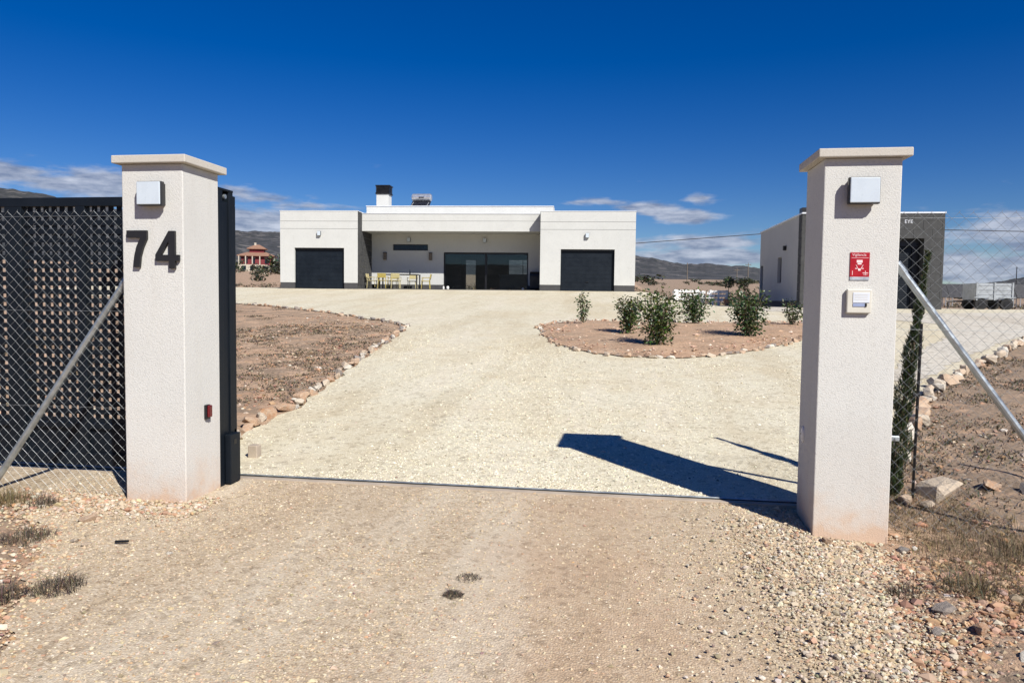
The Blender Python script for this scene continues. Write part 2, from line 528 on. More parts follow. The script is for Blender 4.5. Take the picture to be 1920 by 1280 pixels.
# ------------------------------------------------------------------ terrain
def sst(t):
    t = np.clip(t, 0, 1); return t * t * (3 - 2 * t)


def fbm(x, y, f=1.0, seed=0):
    a = 0
    for i, (k, w) in enumerate(((1, 1), (2.1, .5), (4.3, .25), (8.7, .13))):
        s = seed * 1.7 + i * 2.3
        a = a + w * (np.sin(f * k * x * 1.0 + s + 1.3 * np.sin(f * k * y * .7 + s)) * np.cos(f * k * y * .9 - s * 1.4 + .9 * np.sin(f * k * x * .6)))
    return a


def gz(x, y):
    x = np.asarray(x, float); y = np.asarray(y, float)
    s = y - 5.8
    p = .07 * (s + np.sqrt(s * s + .09)) / 2
    cap = 2.06 - .64 * sst((x - .7) / 2.4)
    z = .5 * (p + cap - np.sqrt((p - cap) ** 2 + .01))
    r = np.hypot(x, y); a = np.arctan2(x, y)
    k = np.interp(a, [-.9, -.45, .17, .28, .45, 1.2], [.045, .040, .034, .018, .013, .013])
    q = r - 50
    z = z + k * (q + np.sqrt(q * q + 60)) / 2 * sst((y - 5) / 30) * sst((r - 30) / 20)
    z = z - .075 * sst((x - .7) / .9) * sst((6.3 - y) / 1.4)
    z = z + .05 * np.exp(-((x - 1.80) / .26) ** 2) * sst((4.7 - y) / .5) * sst((y + 1) / 2)
    return z


def gz1(x, y): return float(gz(x, y))


DRIVE = [(1.66, 5.78), (2.35, 7.0), (3.1, 8.6), (4.05, 10.7), (5.9, 13.5), (8.36, 17.1), (11.5, 20.4), (16, 24), (22, 27), (22, 31.5), (13, 31.5), (11, 33), (10, 36), (5.0, 38.0),
         (.9, 37.6), (-6, 39.3), (-17.2, 38.6), (-17.4, 36.2), (-27, 36.4), (-27, 29.5), (-20, 27.2), (-13.67, 24.62), (-12.08, 23.86), (-10.41, 22.74), (-9.31, 21.86), (-8.01, 20.74), (-6.8, 19.58), (-5.99, 18.95), (-5.29, 17.95),
         (-4.87, 15.41), (-4.62, 13.33), (-4.22, 10.7), (-4.06, 9.63), (-3.87, 8.44), (-3.9, 7.94), (-3.87, 7.28), (-3.71, 6.66), (-3.62, 5.78)]
APRON = [(-1.7, -6), (-1.9, 1.5), (-2.55, 2.55), (-2.95, 3.2), (-3.3, 3.75), (-3.7, 4.2), (-4.4, 4.72), (-5.4, 4.95), (-8.5, 5.0), (-8.5, 6.3), (-4.4, 6.3), (-3.62, 5.78), (1.66, 5.78), (1.62, 5.0),
         (1.60, 4.55), (1.46, 4.2), (1.34, 3.75), (1.25, 3.2), (1.1, 2.0), (1.0, -6)]
ISLAND = [(-2.06, 18.09), (-1.77, 16.42), (-1.38, 15.05), (-.94, 14.14), (-.47, 13.63), (.11, 13.32), (.95, 13.32), (1.63, 13.69), (2.3, 14.44), (2.92, 15.16), (3.67, 16.32), (4.91, 18.16), (5.3, 19.5), (4.58, 20.3), (3.75, 20.27), (2.5, 20.06), (1.39, 19.88), (-.27, 19.9), (-.99, 20.08), (-1.52, 19.54), (-1.88, 18.92)]


def inside(poly, x, y):
    x = np.asarray(x); y = np.asarray(y); c = np.zeros(x.shape, bool); n = len(poly)
    for i in range(n):
        x0, y0 = poly[i]; x1, y1 = poly[(i + 1) % n]
        if y0 == y1: continue
        c ^= ((y0 > y) != (y1 > y)) & (x < (x1 - x0) * (y - y0) / (y1 - y0) + x0)
    return c


def densify(poly, step):
    out = []
    for i in range(len(poly)):
        a, b = poly[i], poly[(i + 1) % len(poly)]
        d = math.hypot(b[0] - a[0], b[1] - a[1]); k = max(1, int(d / step))
        for j in range(k):
            t = j / k; out.append((a[0] + (b[0] - a[0]) * t, a[1] + (b[1] - a[1]) * t))
    return out


def sheet(name, poly, mat, lift, step=.35, wob=.05, bulge=0, kind='structure', fine=None):
    b = densify(poly, step * .6)
    b = [(x + wob * math.sin(9.1 * x + 7.3 * y), y + wob * math.sin(8.3 * y - 6.1 * x)) for x, y in b]
    xs = [p[0] for p in b]; ys = [p[1] for p in b]
    pts = []
    y = min(ys)
    while y < max(ys):
        st = step * (1 if fine is None else max(.35, min(3.2, (y - 1) / 9)))
        x = min(xs)
        while x < max(xs):
            pts.append((x + random.uniform(-.2, .2) * st, y + random.uniform(-.2, .2) * st)); x += st
        y += st
    P = np.array(pts); P = P[inside(b, P[:, 0], P[:, 1])]
    verts = [Vector(p) for p in b] + [Vector(p) for p in P]
    n = len(b)
    res = delaunay_2d_cdt(verts, [(i, (i + 1) % n) for i in range(n)], [], 1, 1e-4)
    V = np.array([(v.x, v.y) for v in res[0]])
    z = gz(V[:, 0], V[:, 1]) + lift
    if bulge:
        B = np.array(b); dmin = np.min(np.hypot(V[:, None, 0] - B[None, :, 0], V[:, None, 1] - B[None, :, 1]), axis=1)
        z = z + bulge * sst(dmin / .9) + .012 * fbm(V[:, 0], V[:, 1], 4, 2) * sst(dmin / .4)
    me = bpy.data.meshes.new(name)
    me.from_pydata(np.column_stack([V, z]).tolist(), [], [tuple(f) for f in res[2]]); me.update()
    o = link(name, me, mat, None, True)
    # faces up
    bm = bmesh.new(); bm.from_mesh(me)
    for f in bm.faces:
        if f.normal.z < 0: f.normal_flip()
    bm.to_mesh(me); bm.free()
    return tag(o, kind=kind)


def axis(segs, far):
    """segs [(start,stop,step)...] then geometric growth to +-far"""
    a = []
    for s, e, st in segs: a += list(np.arange(s, e, st))
    a.append(segs[-1][1]); st = segs[-1][2]; v = a[-1]
    while v < far: st *= 1.13; v += st; a.append(v)
    st = segs[0][2]; v = a[0]; pre = []
    while v > -far: st *= 1.13; v -= st; pre.append(v)
    return np.array(pre[::-1] + a)


gx = axis([(-27, -9, .4), (-9, 9, .16), (9, 27, .4)], 3600)
gy = axis([(-.5, 14, .16), (14, 42, .3)], 3600)
X, Y = np.meshgrid(gx, gy)
Z = gz(X, Y)
inn = inside(DRIVE, X, Y) | inside(APRON, X, Y)
_bd = np.array(densify(DRIVE, .25) + densify(APRON, .2))
_iy, _ix = np.nonzero((np.abs(X) < 30) & (Y < 45) & (Y > -8))
_px, _py = X[_iy, _ix], Y[_iy, _ix]
_dm = np.empty(len(_px))
for _k in range(0, len(_px), 4000):
    _dm[_k:_k + 4000] = np.min(np.hypot(_px[_k:_k + 4000, None] - _bd[None, :, 0], _py[_k:_k + 4000, None] - _bd[None, :, 1]), axis=1)
low = np.zeros(X.shape); low[_iy, _ix] = sst((_dm - .06) / .25)
out_ = np.ones(X.shape); out_[_iy, _ix] = sst((_dm - .05) / .5)
near = np.exp(-((X / 16) ** 2 + ((Y - 8) / 16) ** 2))
Z = Z + np.where(inn, -.004 - .046 * low, .022 * fbm(X, Y, 3.1, 1) * near * out_ + .05 * fbm(X, Y, .35, 4) * sst((np.hypot(X, Y) - 25) / 30))
nx, ny = len(gx), len(gy)
ii = np.arange(nx * ny).reshape(ny, nx)
F = np.column_stack([ii[:-1, :-1].ravel(), ii[:-1, 1:].ravel(), ii[1:, 1:].ravel(), ii[1:, :-1].ravel()])
ground = link('ground', npmesh('ground', np.column_stack([X.ravel(), Y.ravel(), Z.ravel()]), F), M['soil'], None, True)
tag(ground, kind='structure')

drive = sheet('gravel_drive', DRIVE, M['drive'], .012, .42, .05, fine=True)
apron = sheet('gravel_track', APRON, M['apron'], .005, .25, .07)
island = sheet('garden_bed', ISLAND, M['bed_soil'], .03, .3, .05, bulge=.07)
PATIO = [(1.6, 31.3), (2.2, 35.5), (5.6, 35.8), (5.7, 27), (5.4, 25.2), (9.0, 24.2), (14.5, 25.8), (15.5, 23.8), (11.2, 20.5), (8.2, 17.3), (5.8, 13.9), (4.1, 11.2), (3.8, 11.6), (5.1, 14.3), (7.2, 17.8), (8.2, 20.6), (6.4, 22.8), (4.4, 24.6), (3.6, 30.2)]
patio = sheet('pale_path', PATIO, M['white_gravel'], .02, .4, .06, fine=True)

# hills
def make_hills():
    sil = [(-3.2, .05), (-2.2, .06), (-1.4, .075), (-1.0, .09), (-.8412, .0991), (-.7503, .1171), (-.7258, .1165), (-.6953, .1126), (-.6307, .1016), (-.5061, .0861), (-.4519, .0843), (-.3343, .0786), (-.1935, .0731), (-.0508, .0688), (.0161, .0634), (.0473, .0572), (.0748, .0517), (.1152, .0516), (.1548, .0502), (.1744, .0447), (.2798, .0332), (.3759, .0265), (.4228, .0270), (.4524, .0323), (.5347, .0354), (.9, .045), (1.6, .05), (2.4, .045), (3.2, .05)]
    A = np.concatenate([np.linspace(-math.pi, -.95, 160)[:-1], np.linspace(-.95, .65, 900), np.linspace(.65, math.pi, 160)[1:]])
    S = np.interp(A, [s[0] for s in sil], [s[1] for s in sil])
    S = S + .0013 * fbm(A * 40, A * 13, 1, 3) + .0006 * fbm(A * 260, A * 90, 1, 5)
    Rr = np.concatenate([np.linspace(430, 1500, 46), np.linspace(1540, 3000, 14)])
    AA, RR = np.meshgrid(A, Rr)
    x = RR * np.sin(AA); y = RR * np.cos(AA)
    prof = sst((RR - 430) / 1100) ** 1.25 * (1 - .6 * sst((RR - 1550) / 1400))
    prof = prof * (1 + .22 * fbm(x * .004, y * .004, 1, 6)) + .03 * fbm(x * .014, y * .014, 1, 9) * sst((RR - 450) / 300)
    base = gz(x, y) - 3 * sst((620 - RR) / 190)
    # scale each azimuth so that its crest meets the skyline
    lo = np.zeros(len(A)); hi = np.full(len(A), 900.)
    for _ in range(30):
        m = (lo + hi) / 2
        el_ = np.max((base + prof * m[None, :] - EYE) / RR, axis=0)
        tgt = S / np.sqrt(1 - S * S)
        lo = np.where(el_ < tgt, m, lo); hi = np.where(el_ < tgt, hi, m)
    z = base + prof * lo[None, :]
    na, nr = len(A), len(Rr)
    ii = np.arange(na * nr).reshape(nr, na)
    F = np.column_stack([ii[:-1, :-1].ravel(), ii[:-1, 1:].ravel(), ii[1:, 1:].ravel(), ii[1:, :-1].ravel()])[:, ::-1]
    h = link('hills', npmesh('hills', np.column_stack([x.ravel(), y.ravel(), z.ravel()]), F), M['hill'], None, True)
    tag(h, kind='structure')


make_hills()

# ------------------------------------------------------------------ scatter helpers
OCT = np.array([[1, 0, 0], [-1, 0, 0], [0, 1, 0], [0, -1, 0], [0, 0, 1], [0, 0, -1]], float)
OCF = np.array([[0, 2, 4], [2, 1, 4], [1, 3, 4], [3, 0, 4], [2, 0, 5], [1, 2, 5], [3, 1, 5], [0, 3, 5]])


_b = bmesh.new(); bmesh.ops.create_icosphere(_b, subdivisions=1, radius=1.0)
ICO = np.array([v.co[:] for v in _b.verts]); ICF = np.array([[v.index for v in f.verts] for f in _b.faces]); _b.free()


def pebbles(name, x, y, rad, cols, mat, lift=.004, flat=.62, zoff=None, coarse=False):
    n = len(x)
    B_, BF = (ICO, ICF) if coarse else (OCT, OCF); m_ = len(B_)
    V = B_[None] * rng.uniform(.72, 1.2, (n, m_, 1)) + rng.normal(0, .12 if coarse else .22, (n, m_, 3))
    V[:, :, 0] *= rng.uniform(.8, 1.35, (n, 1))
    V[:, :, 2] *= flat
    a = rng.uniform(0, 2 * np.pi, n); c, s = np.cos(a)[:, None], np.sin(a)[:, None]
    vx = V[:, :, 0] * c - V[:, :, 1] * s; vy = V[:, :, 0] * s + V[:, :, 1] * c
    z0 = gz(x, y) + lift if zoff is None else zoff
    P = np.stack([vx * rad[:, None] + x[:, None], vy * rad[:, None] + y[:, None], V[:, :, 2] * rad[:, None] + (z0 + rad * .25)[:, None]], -1)
    F = BF[None] + (np.arange(n) * m_)[:, None, None]
    C = np.repeat(cols[:, None, :], m_, 1)
    o = link(name, npmesh(name, P.reshape(-1, 3), F.reshape(-1, 3), C.reshape(-1, 3)), mat)
    return tag(o, kind='stuff')


def palette(n, cs, w, jit=.10):
    cs = np.array(cs); k = rng.choice(len(cs), n, p=np.array(w) / sum(w))
    return np.clip(cs[k] * rng.uniform(1 - jit, 1 + jit, (n, 1)) + rng.normal(0, .012, (n, 3)), .01, .9)


def blades(name, x, y, h, wid, cols, mat, lean=.45, zb=None, kind='stuff', parent=None):
    """each blade: bent strip of two quads -> 4 triangles"""
    n = len(x)
    z0 = gz(x, y) if zb is None else zb
    a = rng.uniform(0, 2 * np.pi, n); l = np.abs(rng.normal(0, lean, n)) * h
    dx, dy = np.cos(a), np.sin(a); px, py = -dy * wid / 2, dx * wid / 2
    def P(t, k):
        bx = x + dx * l * t ** 1.6; by = y + dy * l * t ** 1.6; bz = z0 + h * t * (1 - .15 * t) - .004
        return np.stack([bx - px * k, by - py * k, bz], -1), np.stack([bx + px * k, by + py * k, bz], -1)
    a0, b0 = P(0, 1); a1, b1 = P(.55, .8); a2, b2 = P(1, .15)
    V = np.stack([a0, b0, a1, b1, a2, b2], 1).reshape(-1, 3)
    q = np.array([[0, 1, 3, 2], [2, 3, 5, 4]])
    F = (q[None] + (np.arange(n) * 6)[:, None, None]).reshape(-1, 4)
    C = np.repeat(cols[:, None, :], 6, 1).reshape(-1, 3)
    o = link(name, npmesh(name, V, F, C), mat, parent)
    if kind: tag(o, kind=kind)
    return o


def leaf_mesh(name, ctr, size, cols, aspect=.45, droop=.0, dirs=None):
    """folded rhombic leaves, 4 verts each"""
    n = len(ctr)
    d = rng.normal(size=(n, 3)) if dirs is None else dirs + rng.normal(0, .35, (n, 3))
    d[:, 2] -= droop; d /= np.linalg.norm(d, axis=1)[:, None]
    t = rng.normal(size=(n, 3)); s = np.cross(d, t); s /= np.linalg.norm(s, axis=1)[:, None]
    nn = np.cross(d, s)
    sz = size[:, None]
    A = ctr - d * sz * .5; B = ctr + d * sz * .5
    L = ctr + s * sz * aspect * .5 + nn * sz * .08; R_ = ctr - s * sz * aspect * .5 + nn * sz * .08
    V = np.stack([A, L, B, R_], 1).reshape(-1, 3)
    F = (np.array([[0, 1, 2], [0, 2, 3]])[None] + (np.arange(n) * 4)[:, None, None]).reshape(-1, 3)
    return npmesh(name, V, F, np.repeat(cols[:, None, :], 4, 1).reshape(-1, 3))


# ------------------------------------------------------------------ gate pillars
LX, LY, RX, RY, PW, PD, PH, PO, PT = -3.6096, 4.937, 1.2774, 5.149, .478, .4694, 2.4557, .0476, .0569


def pillar(x0, y0, zb, label):
    t = thing('gate_pillar', label, 'pillar', (x0 + PW / 2, y0 + PD / 2, zb), 0, 'pillars of the gateway')
    w, d = PW / 2, PD / 2
    MB().box((-w, -d, -.35), (w, d, PH - zb)).build('shaft', M['pillar'], t, .007)
    MB().box((-w - PO, -d - PO, PH - zb + .001), (w + PO, d + PO, PH + PT - zb)).build('cap', M['cap'], t, .006)
    return t


pillar(LX, LY, 0, 'cream rendered gate pillar bearing the black number 74')
pillar(RX, RY, -.075, 'cream rendered gate pillar with red sign and intercom')


def wall_lamp(xc, yf, zc, label, w=.192, h=.172, d=.082, name='wall_light', mats=('lamp_frame', 'lamp_glass'), parent=None, group=None):
    """square bulkhead lamp mounted on a face that looks towards -y"""
    t = thing(name, label, 'lamp', (xc, yf, zc), 0, group)
    MB().box((-w / 2 + .012, -.03, -h / 2 + .01), (w / 2 - .012, -.001, h / 2 - .01)).build('back_plate', M[mats[0]], t, .003)
    MB().box((-w / 2, -d + .012, -h / 2), (w / 2, -.0305, h / 2)).build('housing', M[mats[0]], t, .006)
    MB().box((-w / 2 + .006, -d, -h / 2 + .007), (w / 2 - .006, -d + .0118, h / 2 - .005)).build('diffuser', M[mats[1]], t, .005)
    return t


wall_lamp(-3.348, LY, 2.236, 'square pale wall lamp on the pillar above number 74', group='lamps on the gate pillars')
wall_lamp(1.510, RY, 2.238, 'square pale wall lamp on the pillar above red sign', group='lamps on the gate pillars')

# house number, two solid digits
S7 = [(0, 1), (0, .80), (.62, .80), (.44, .55), (.34, .30), (.29, 0), (.58, 0), (.63, .30), (.75, .55), (.92, .78), (.92, 1)]


def digit(poly, x0, x1, z0, z1, label):
    mb = MB(); W, H = x1 - x0, z1 - z0
    mb.prism([(p * W, q * H) for p, q in poly], -.026, -.006)
    o = mb.build('house_number_digit', M['digit'], None)
    o.location = (x0, LY, z0)
    return tag(o, label, 'digit', 'digits of the house number')


digit(S7, -3.560, -3.388, 1.716, 1.980, 'black raised digit seven on the cream gate pillar')
# four: outer outline bridged to its inner triangle
t4 = [(.60, 1), (.83, 1), (.83, .365), (1, .365), (1, .20), (.83, .20), (.83, 0), (.57, 0), (.57, .20), (0, .20), (0, .39)]
mb = MB()
W4, H4 = .183, .268
for quad in ([(.57, 0), (.83, 0), (.83, .20), (.57, .20)], [(0, .20), (1, .20), (1, .365), (0, .365)], [(.57, .365), (.83, .365), (.83, 1), (.57, 1)], [(0, .365), (.235, .365), (.57, .74), (.57, 1)]):
    mb.prism([(p * W4, q * H4) for p, q in quad], -.026, -.006)
o = mb.build('house_number_digit', M['digit'], None); o.location = (-3.335, LY, 1.708)
tag(o, 'black raised digit four on the cream gate pillar', 'digit', 'digits of the house number')

# red alarm sign
t = thing('alarm_sign', 'small red security sign with silver foot strip on right pillar', 'sign', (1.515, RY, 1.758))
MB().box((-.060, -.006, -.070), (.060, -.001, .089)).build('plate', M['sign_red'], t, .0012)
MB().box((-.060, -.0058, -.091), (.060, -.001, -.0705)).build('foot_strip', M['sign_silver'], t, .001)


def print_text(s, size, x, z, parent, yy=-.0068, mat='sign_white', name='lettering'):
    me = text_mesh(s, size, .0003)
    o = link(name, me, M[mat], parent); o.location = (x, yy, z); o.rotation_euler = (math.pi / 2, 0, 0); return o


print_text('Vigilancia', .0235, -.049, .066, t)
mb = MB()
mb.box((-.052, -.0068, .0525), (.052, -.0062, .0545))
mb.build('rule', M['sign_white'], t)
mb = MB()
mb.box((-.020, -.0068, .022), (.016, -.0062, .040)); mb.box((-.014, -.0068, .010), (.010, -.0062, .020))
for sx in (-1, 1):
    mb.tube([(-.002 + sx * .006, -.0066, -.022), (-.002 + sx * .022, -.0066, .008)], .0022, 5)
    mb.box((-.002 + sx * .020 - .006, -.0068, -.018), (-.002 + sx * .020 + .006, -.0062, -.013))
mb.box((-.010, -.0068, -.030), (.006, -.0062, -.016))
mb.build('emblem', M['sign_white'], t)
mb = MB(); mb.box((.034, -.0068, -.060), (.037, -.0062, -.030)); mb.box((.018, -.0068, -.046), (.053, -.0062, -.042)); mb.box((.022, -.0068, -.056), (.049, -.0062, -.0535))
mb.build('logo_cross', M['sign_white'], t)
mb = MB(); mb.box((-.046, -.0068, -.058), (-.043, -.0062, -.030)); mb.build('side_print', M['sign_white'], t)

# intercom
t = thing('intercom', 'beige square intercom with pale plate on right pillar', 'intercom', (1.513, RY, 1.530))
MB().box((-.076, -.030, -.078), (.076, -.001, .078)).build('housing', M['beige_plastic'], t, .006)
MB().box((-.040, -.0335, -.010), (.062, -.0302, .056)).build('speaker_plate', M['pale_plate'], t, .001)
for k in range(4):
    box('slot', (-.032, -.0342, .008 + k * .011), (.050, -.0336, .011 + k * .011), M['beige_plastic'], t)
MB().box((-.040, -.0335, -.036), (.034, -.0302, -.014)).build('name_window', M['blue_window'], t, .001)
MB().box((.0345, -.036, -.036), (.046, -.0302, -.014)).build('call_button', M['black'], t, .001)

# photocells
t = thing('photocell', 'dark red photocell on the side of the left pillar', 'photocell', (LX + PW, 5.205, .637))
MB().box((.001, -.028, -.055), (.022, .028, .055)).build('housing', M['black'], t, .004)
MB().box((.0225, -.024, -.040), (.042, .024, .052)).build('lens', M['reflector_red'], t, .008)
t = thing('photocell', 'white oval photocell on the shaded side of right pillar', 'photocell', (RX, 5.48, .585))
bm = bmesh.new(); bmesh.ops.create_uvsphere(bm, u_segments=16, v_segments=10, radius=1)
for v in bm.verts: v.co = (v.co.x * .016 - .002, v.co.y * .026, v.co.z * .058)
me = bpy.data.meshes.new('housing'); bm.to_mesh(me); bm.free(); link('housing', me, M['white_plastic'], t, True)
MB().tube([(-.016, 0, .004), (-.0195, 0, .004)], .005, 8).build('eye', M['black'], t)

# ------------------------------------------------------------------ sliding gate (opened to the left, behind the pillar)
GY = 5.66
t = thing('sliding_gate', 'anthracite sliding gate with square lattice, open behind the left pillar', 'gate', (-5.65, GY, 0))
gx0, gx1 = -2.55, 2.50
gz0, gz1_ = .075, 2.325
fr = MB()
box('top_rail', (gx0, -.035, gz1_ - .075), (gx1, .035, gz1_), M['gate'], t, .004)
box('bottom_rail', (gx0, -.035, gz0), (gx1, .035, gz0 + .10), M['gate'], t, .004)
MB().box((gx0, -.004, gz0 + .101), (gx1, .004, .385)).build('kick_panel', M['gate'], t)
box('mid_rail', (gx0, -.030, .386), (gx1, .030, .43), M['gate'], t, .003)
posts = [(gx0, gx0 + .08), (-1.30, -1.22), (.44, .60), (1.105, 1.19), (gx1 - .08, gx1)]
for a, b in posts:
    box('stile', (a, -.0365, gz0 + .1005), (b, .0365, gz1_ - .0755), M['gate'], t, .004)
# lattice: horizontal and vertical slats
pit_x, pit_z = .0755, .0722
zz = .455
hm = MB().box((gx0 + .08, -.012, -.0205), (gx1 - .08, -.002, .0205)).mesh('slat_h')
while zz < gz1_ - .085:
    o = link('horizontal_slat', hm, M['gate'], t); o.location = (0, 0, zz); zz += pit_z
vm = MB().box((-.0215, -.0015, .431), (.0215, .010, gz1_ - .076)).mesh('slat_v')
xx = gx1 - .08 - .03
while xx > gx0 + .09:
    if not any(a - .03 < xx < b + .03 for a, b in posts):
        o = link('vertical_slat', vm, M['gate'], t); o.location = (xx, 0, 0)
    xx -= pit_x
for x in (-2.0, 1.7):
    MB().tube([(x, -.012, .04), (x, .012, .04)], .04, 14).build('wheel', M['galv'], t)

# gate end that shows right of the pillar: guide frame
t = thing('gate_guide_post', 'tall anthracite guide frame standing behind the left pillar', 'post', (-3.18, 5.5, 0))
gp = [(-.085, -.035, 2.352), (-.030, .05, 2.348), (.058, .125, 2.344)]
box('front_post', (-.04, -.100, 0), (.048, -.030, 2.345), M['gate'], t, .003)
box('rear_post', (-.04, .065, 0), (.048, .125, 2.345), M['gate'], t, .003)
box('head_plate', (-.045, -.102, 2.3455), (.050, .127, 2.362), M['gate'], t, .002)
box('guide_channel', (-.035, -.0295, .10), (.038, .0645, 2.26), M['gate'], t, .003)
MB().tube([(.040, .0, 2.30), (.056, .0, 2.30)], .018, 10).build('roller', M['galv'], t)
box('catch_box', (.0485, -.03, .02), (.100, .120, .415), M['gate'], t, .005)
box('catch_slot', (.0, .02, .33), (.1015, .06, .37), M['black'], t)

# track in the threshold
t = thing('gate_track', 'steel sliding gate rail set in a concrete threshold', 'rail', (0, 5.755, 0))
zt = gz1(0, 5.76)
MB().box((-8.4, -.085, -.12), (1.66, .035, zt + .013)).build('threshold', M['concrete'], t, .004)
MB().box((-8.4, -.022, zt + .0135), (1.60, -.002, zt + .0175)).build('flange', M['lamp_frame'], t, .001)
MB().tube([(-8.4, -.012, zt + .024), (1.60, -.012, zt + .024)], .0065, 8).build('rail', M['galv'], t)

# ------------------------------------------------------------------ chain link fences
def fence(name, x0, x1, y, ztop, pitch, linez, zbot, label, brace, rw, side):
    t = thing(name, label, 'fence', (0, y, 0))
    # woven wires: zigzag spirals, two crossing families joined as one mesh
    mb = MB(); pw, ph = pitch, pitch * .98
    rows = int((ztop - zbot) / (ph / 2)) + 1
    x = x0; i = 0
    while x < x1 + pw:
        pts = []
        for k in range(rows + 1):
            xx = x + (pw / 4 if (k + i) % 2 else -pw / 4)
            pts.append((min(max(xx, x0), x1), (.0016 if k % 2 else -.0016), ztop - k * ph / 2))
        # top hook
        pts = [(pts[0][0] + .006, 0, ztop + .012)] + pts
        mb.tube(pts, rw, 4, False)
        x += pw / 2; i += 1
    o = mb.build('wire_mesh', M['wire'], t); o['kind'] = 'stuff'
    for z in linez:
        MB().tube([(x0, .004, z), ((x0 + x1) / 2, .004, z - .006), (x1, .004, z)], .0011, 5, False).build('line_wire', M['wire'], t)
    (bx0, bz0, by0), (bx1, bz1, by1) = brace
    MB().tube([(bx0, by0, bz0), (bx1, by1, bz1)], .0245, 12).build('brace', M['galv'], t)
    d = Vector((bx1 - bx0, by1 - by0, bz1 - bz0)).normalized()
    p = Vector((bx0, by0, bz0))
    MB().tube([p - d * .02, p + d * .07], .029, 12).build('brace_clamp', M['galv'], t)
    for px in ((x0 if side < 0 else x1),):
        MB().tube([(px, .03, -.3), (px, .03, ztop + .04)], .024, 12).build('post', M['galv'], t)
    return t


fence('chain_link_fence', -6.6, -3.625, 5.02, 2.135, .080, (2.10, 1.395, .67), -.02,
      'chain link fence with diagonal brace in front of the dark gate', ((-3.66, 1.64, .035), (-4.80, .02, -.02)), .0011, -1)
fence('chain_link_fence', 1.775, 4.6, 5.34, 2.125, .0860, (2.09, 1.345), -.02,
      'chain link fence with diagonal brace right of the intercom pillar', ((1.83, 1.775, .04), (3.10, .02, .0)), .0012, 1)
t = thing('fence_bracket', 'small galvanised bracket on the side of intercom pillar', 'bracket', (1.756, 5.33, .605))
MB().box((.001, -.015, -.018), (.105, .015, .018)).build('strap', M['galv'], t, .004)
MB().tube([(.08, -.016, 0), (.08, -.026, 0)], .009, 6).build('bolt', M['galv'], t)

# ------------------------------------------------------------------ stone edgings
ROCKS = [rock_mesh(100 + i, 20, 1, random.Random(i).uniform(.55, .8), random.Random(i + 50).uniform(.5, .7)) for i in range(9)]
RM = {}
for mk in ('rock_o', 'rock_p', 'rock_g', 'rock_w'):
    RM[mk] = []
    for r in ROCKS:
        c = r.copy(); c.materials.append(M[mk]); RM[mk].append(c)


def edging(name, label, line, smin, smax, mats, gap=1.0, closed=False, jit=.05, lift=.01, grow=0):
    t = thing(name, label, 'edging', (0, 0, 0))
    pts = list(line) + ([line[0]] if closed else [])
    r = random.Random(len(label))
    acc = 0; cnt = 0
    for (a, b) in zip(pts[:-1], pts[1:]):
        L = math.hypot(b[0] - a[0], b[1] - a[1])
        s = acc
        ang = math.atan2(b[1] - a[1], b[0] - a[0])
        while s < L:
            q = s / L; x = a[0] + (b[0] - a[0]) * q; y = a[1] + (b[1] - a[1]) * q
            size = r.uniform(smin, smax) * (1 + grow * max(0, 10 - y) / 4)
            mk = r.choice(mats)
            o = link('stone', r.choice(RM[mk]), None, t)
            o.location = (x + r.uniform(-jit, jit), y + r.uniform(-jit, jit), gz1(x, y) + size * .10 + lift)
            o.scale = (size, size * r.uniform(.7, 1.05), size * r.uniform(.5, 1.0))
            o.rotation_euler = (r.uniform(-.25, .25), r.uniform(-.25, .25), ang + r.uniform(-.5, .5) + (math.pi if r.random() < .5 else 0))
            cnt += 1
            s += size * gap * r.uniform(.85, 1.25)
        acc = s - L
    return t


edging('stone_edging', 'orange limestone kerb along the dry left bed beside drive', [(-3.72, 6.55), (-3.93, 7.28), (-3.97, 7.94), (-3.95, 8.44), (-4.13, 9.63), (-4.30, 10.7), (-4.70, 13.33), (-4.95, 15.41), (-5.36, 17.9)], .13, .25, ['rock_o', 'rock_p', 'rock_o', 'rock_p', 'rock_o', 'rock_g', 'rock_w'], .95, jit=.07, grow=.5)
edging('stone_edging', 'row of small brown stones along the far side of left bed', [(-5.36, 17.9), (-6.05, 18.9), (-6.85, 19.5), (-8.05, 20.66), (-9.35, 21.78), (-10.45, 22.65), (-12.1, 23.78), (-13.7, 24.5), (-17, 25.8)], .12, .24, ['rock_g', 'rock_o', 'rock_p', 'rock_g'], 1.15, jit=.10)
edging('stone_edging', 'ring of pale stones round the planted shrub bed', ISLAND, .08, .20, ['rock_p', 'rock_p', 'rock_w', 'rock_o', 'rock_o', 'rock_g'], 1.12, closed=True, jit=.08, lift=.015)
edging('stone_edging', 'orange and white stones bordering pale path on the right', [(1.95, 6.25), (2.42, 7.0), (3.16, 8.6), (4.1, 10.65), (5.97, 13.45), (8.42, 17.05), (11.6, 20.35), (15.5, 23.6)], .20, .40, ['rock_o', 'rock_p', 'rock_p', 'rock_w'], .95, jit=.06, lift=.03)

# ------------------------------------------------------------------ the house
HT = .065
hx, hy = -math.sin(HT) * 36, math.cos(HT) * 36
HZ = 2.05
H = thing('house', 'white flat roofed house with two garage wings and open porch', 'house', (hx, hy, HZ), HT)


def hbox(name, a, b, mat, par=None, bevel=0):
    return box(name, a, b, M[mat], par or H, bevel)


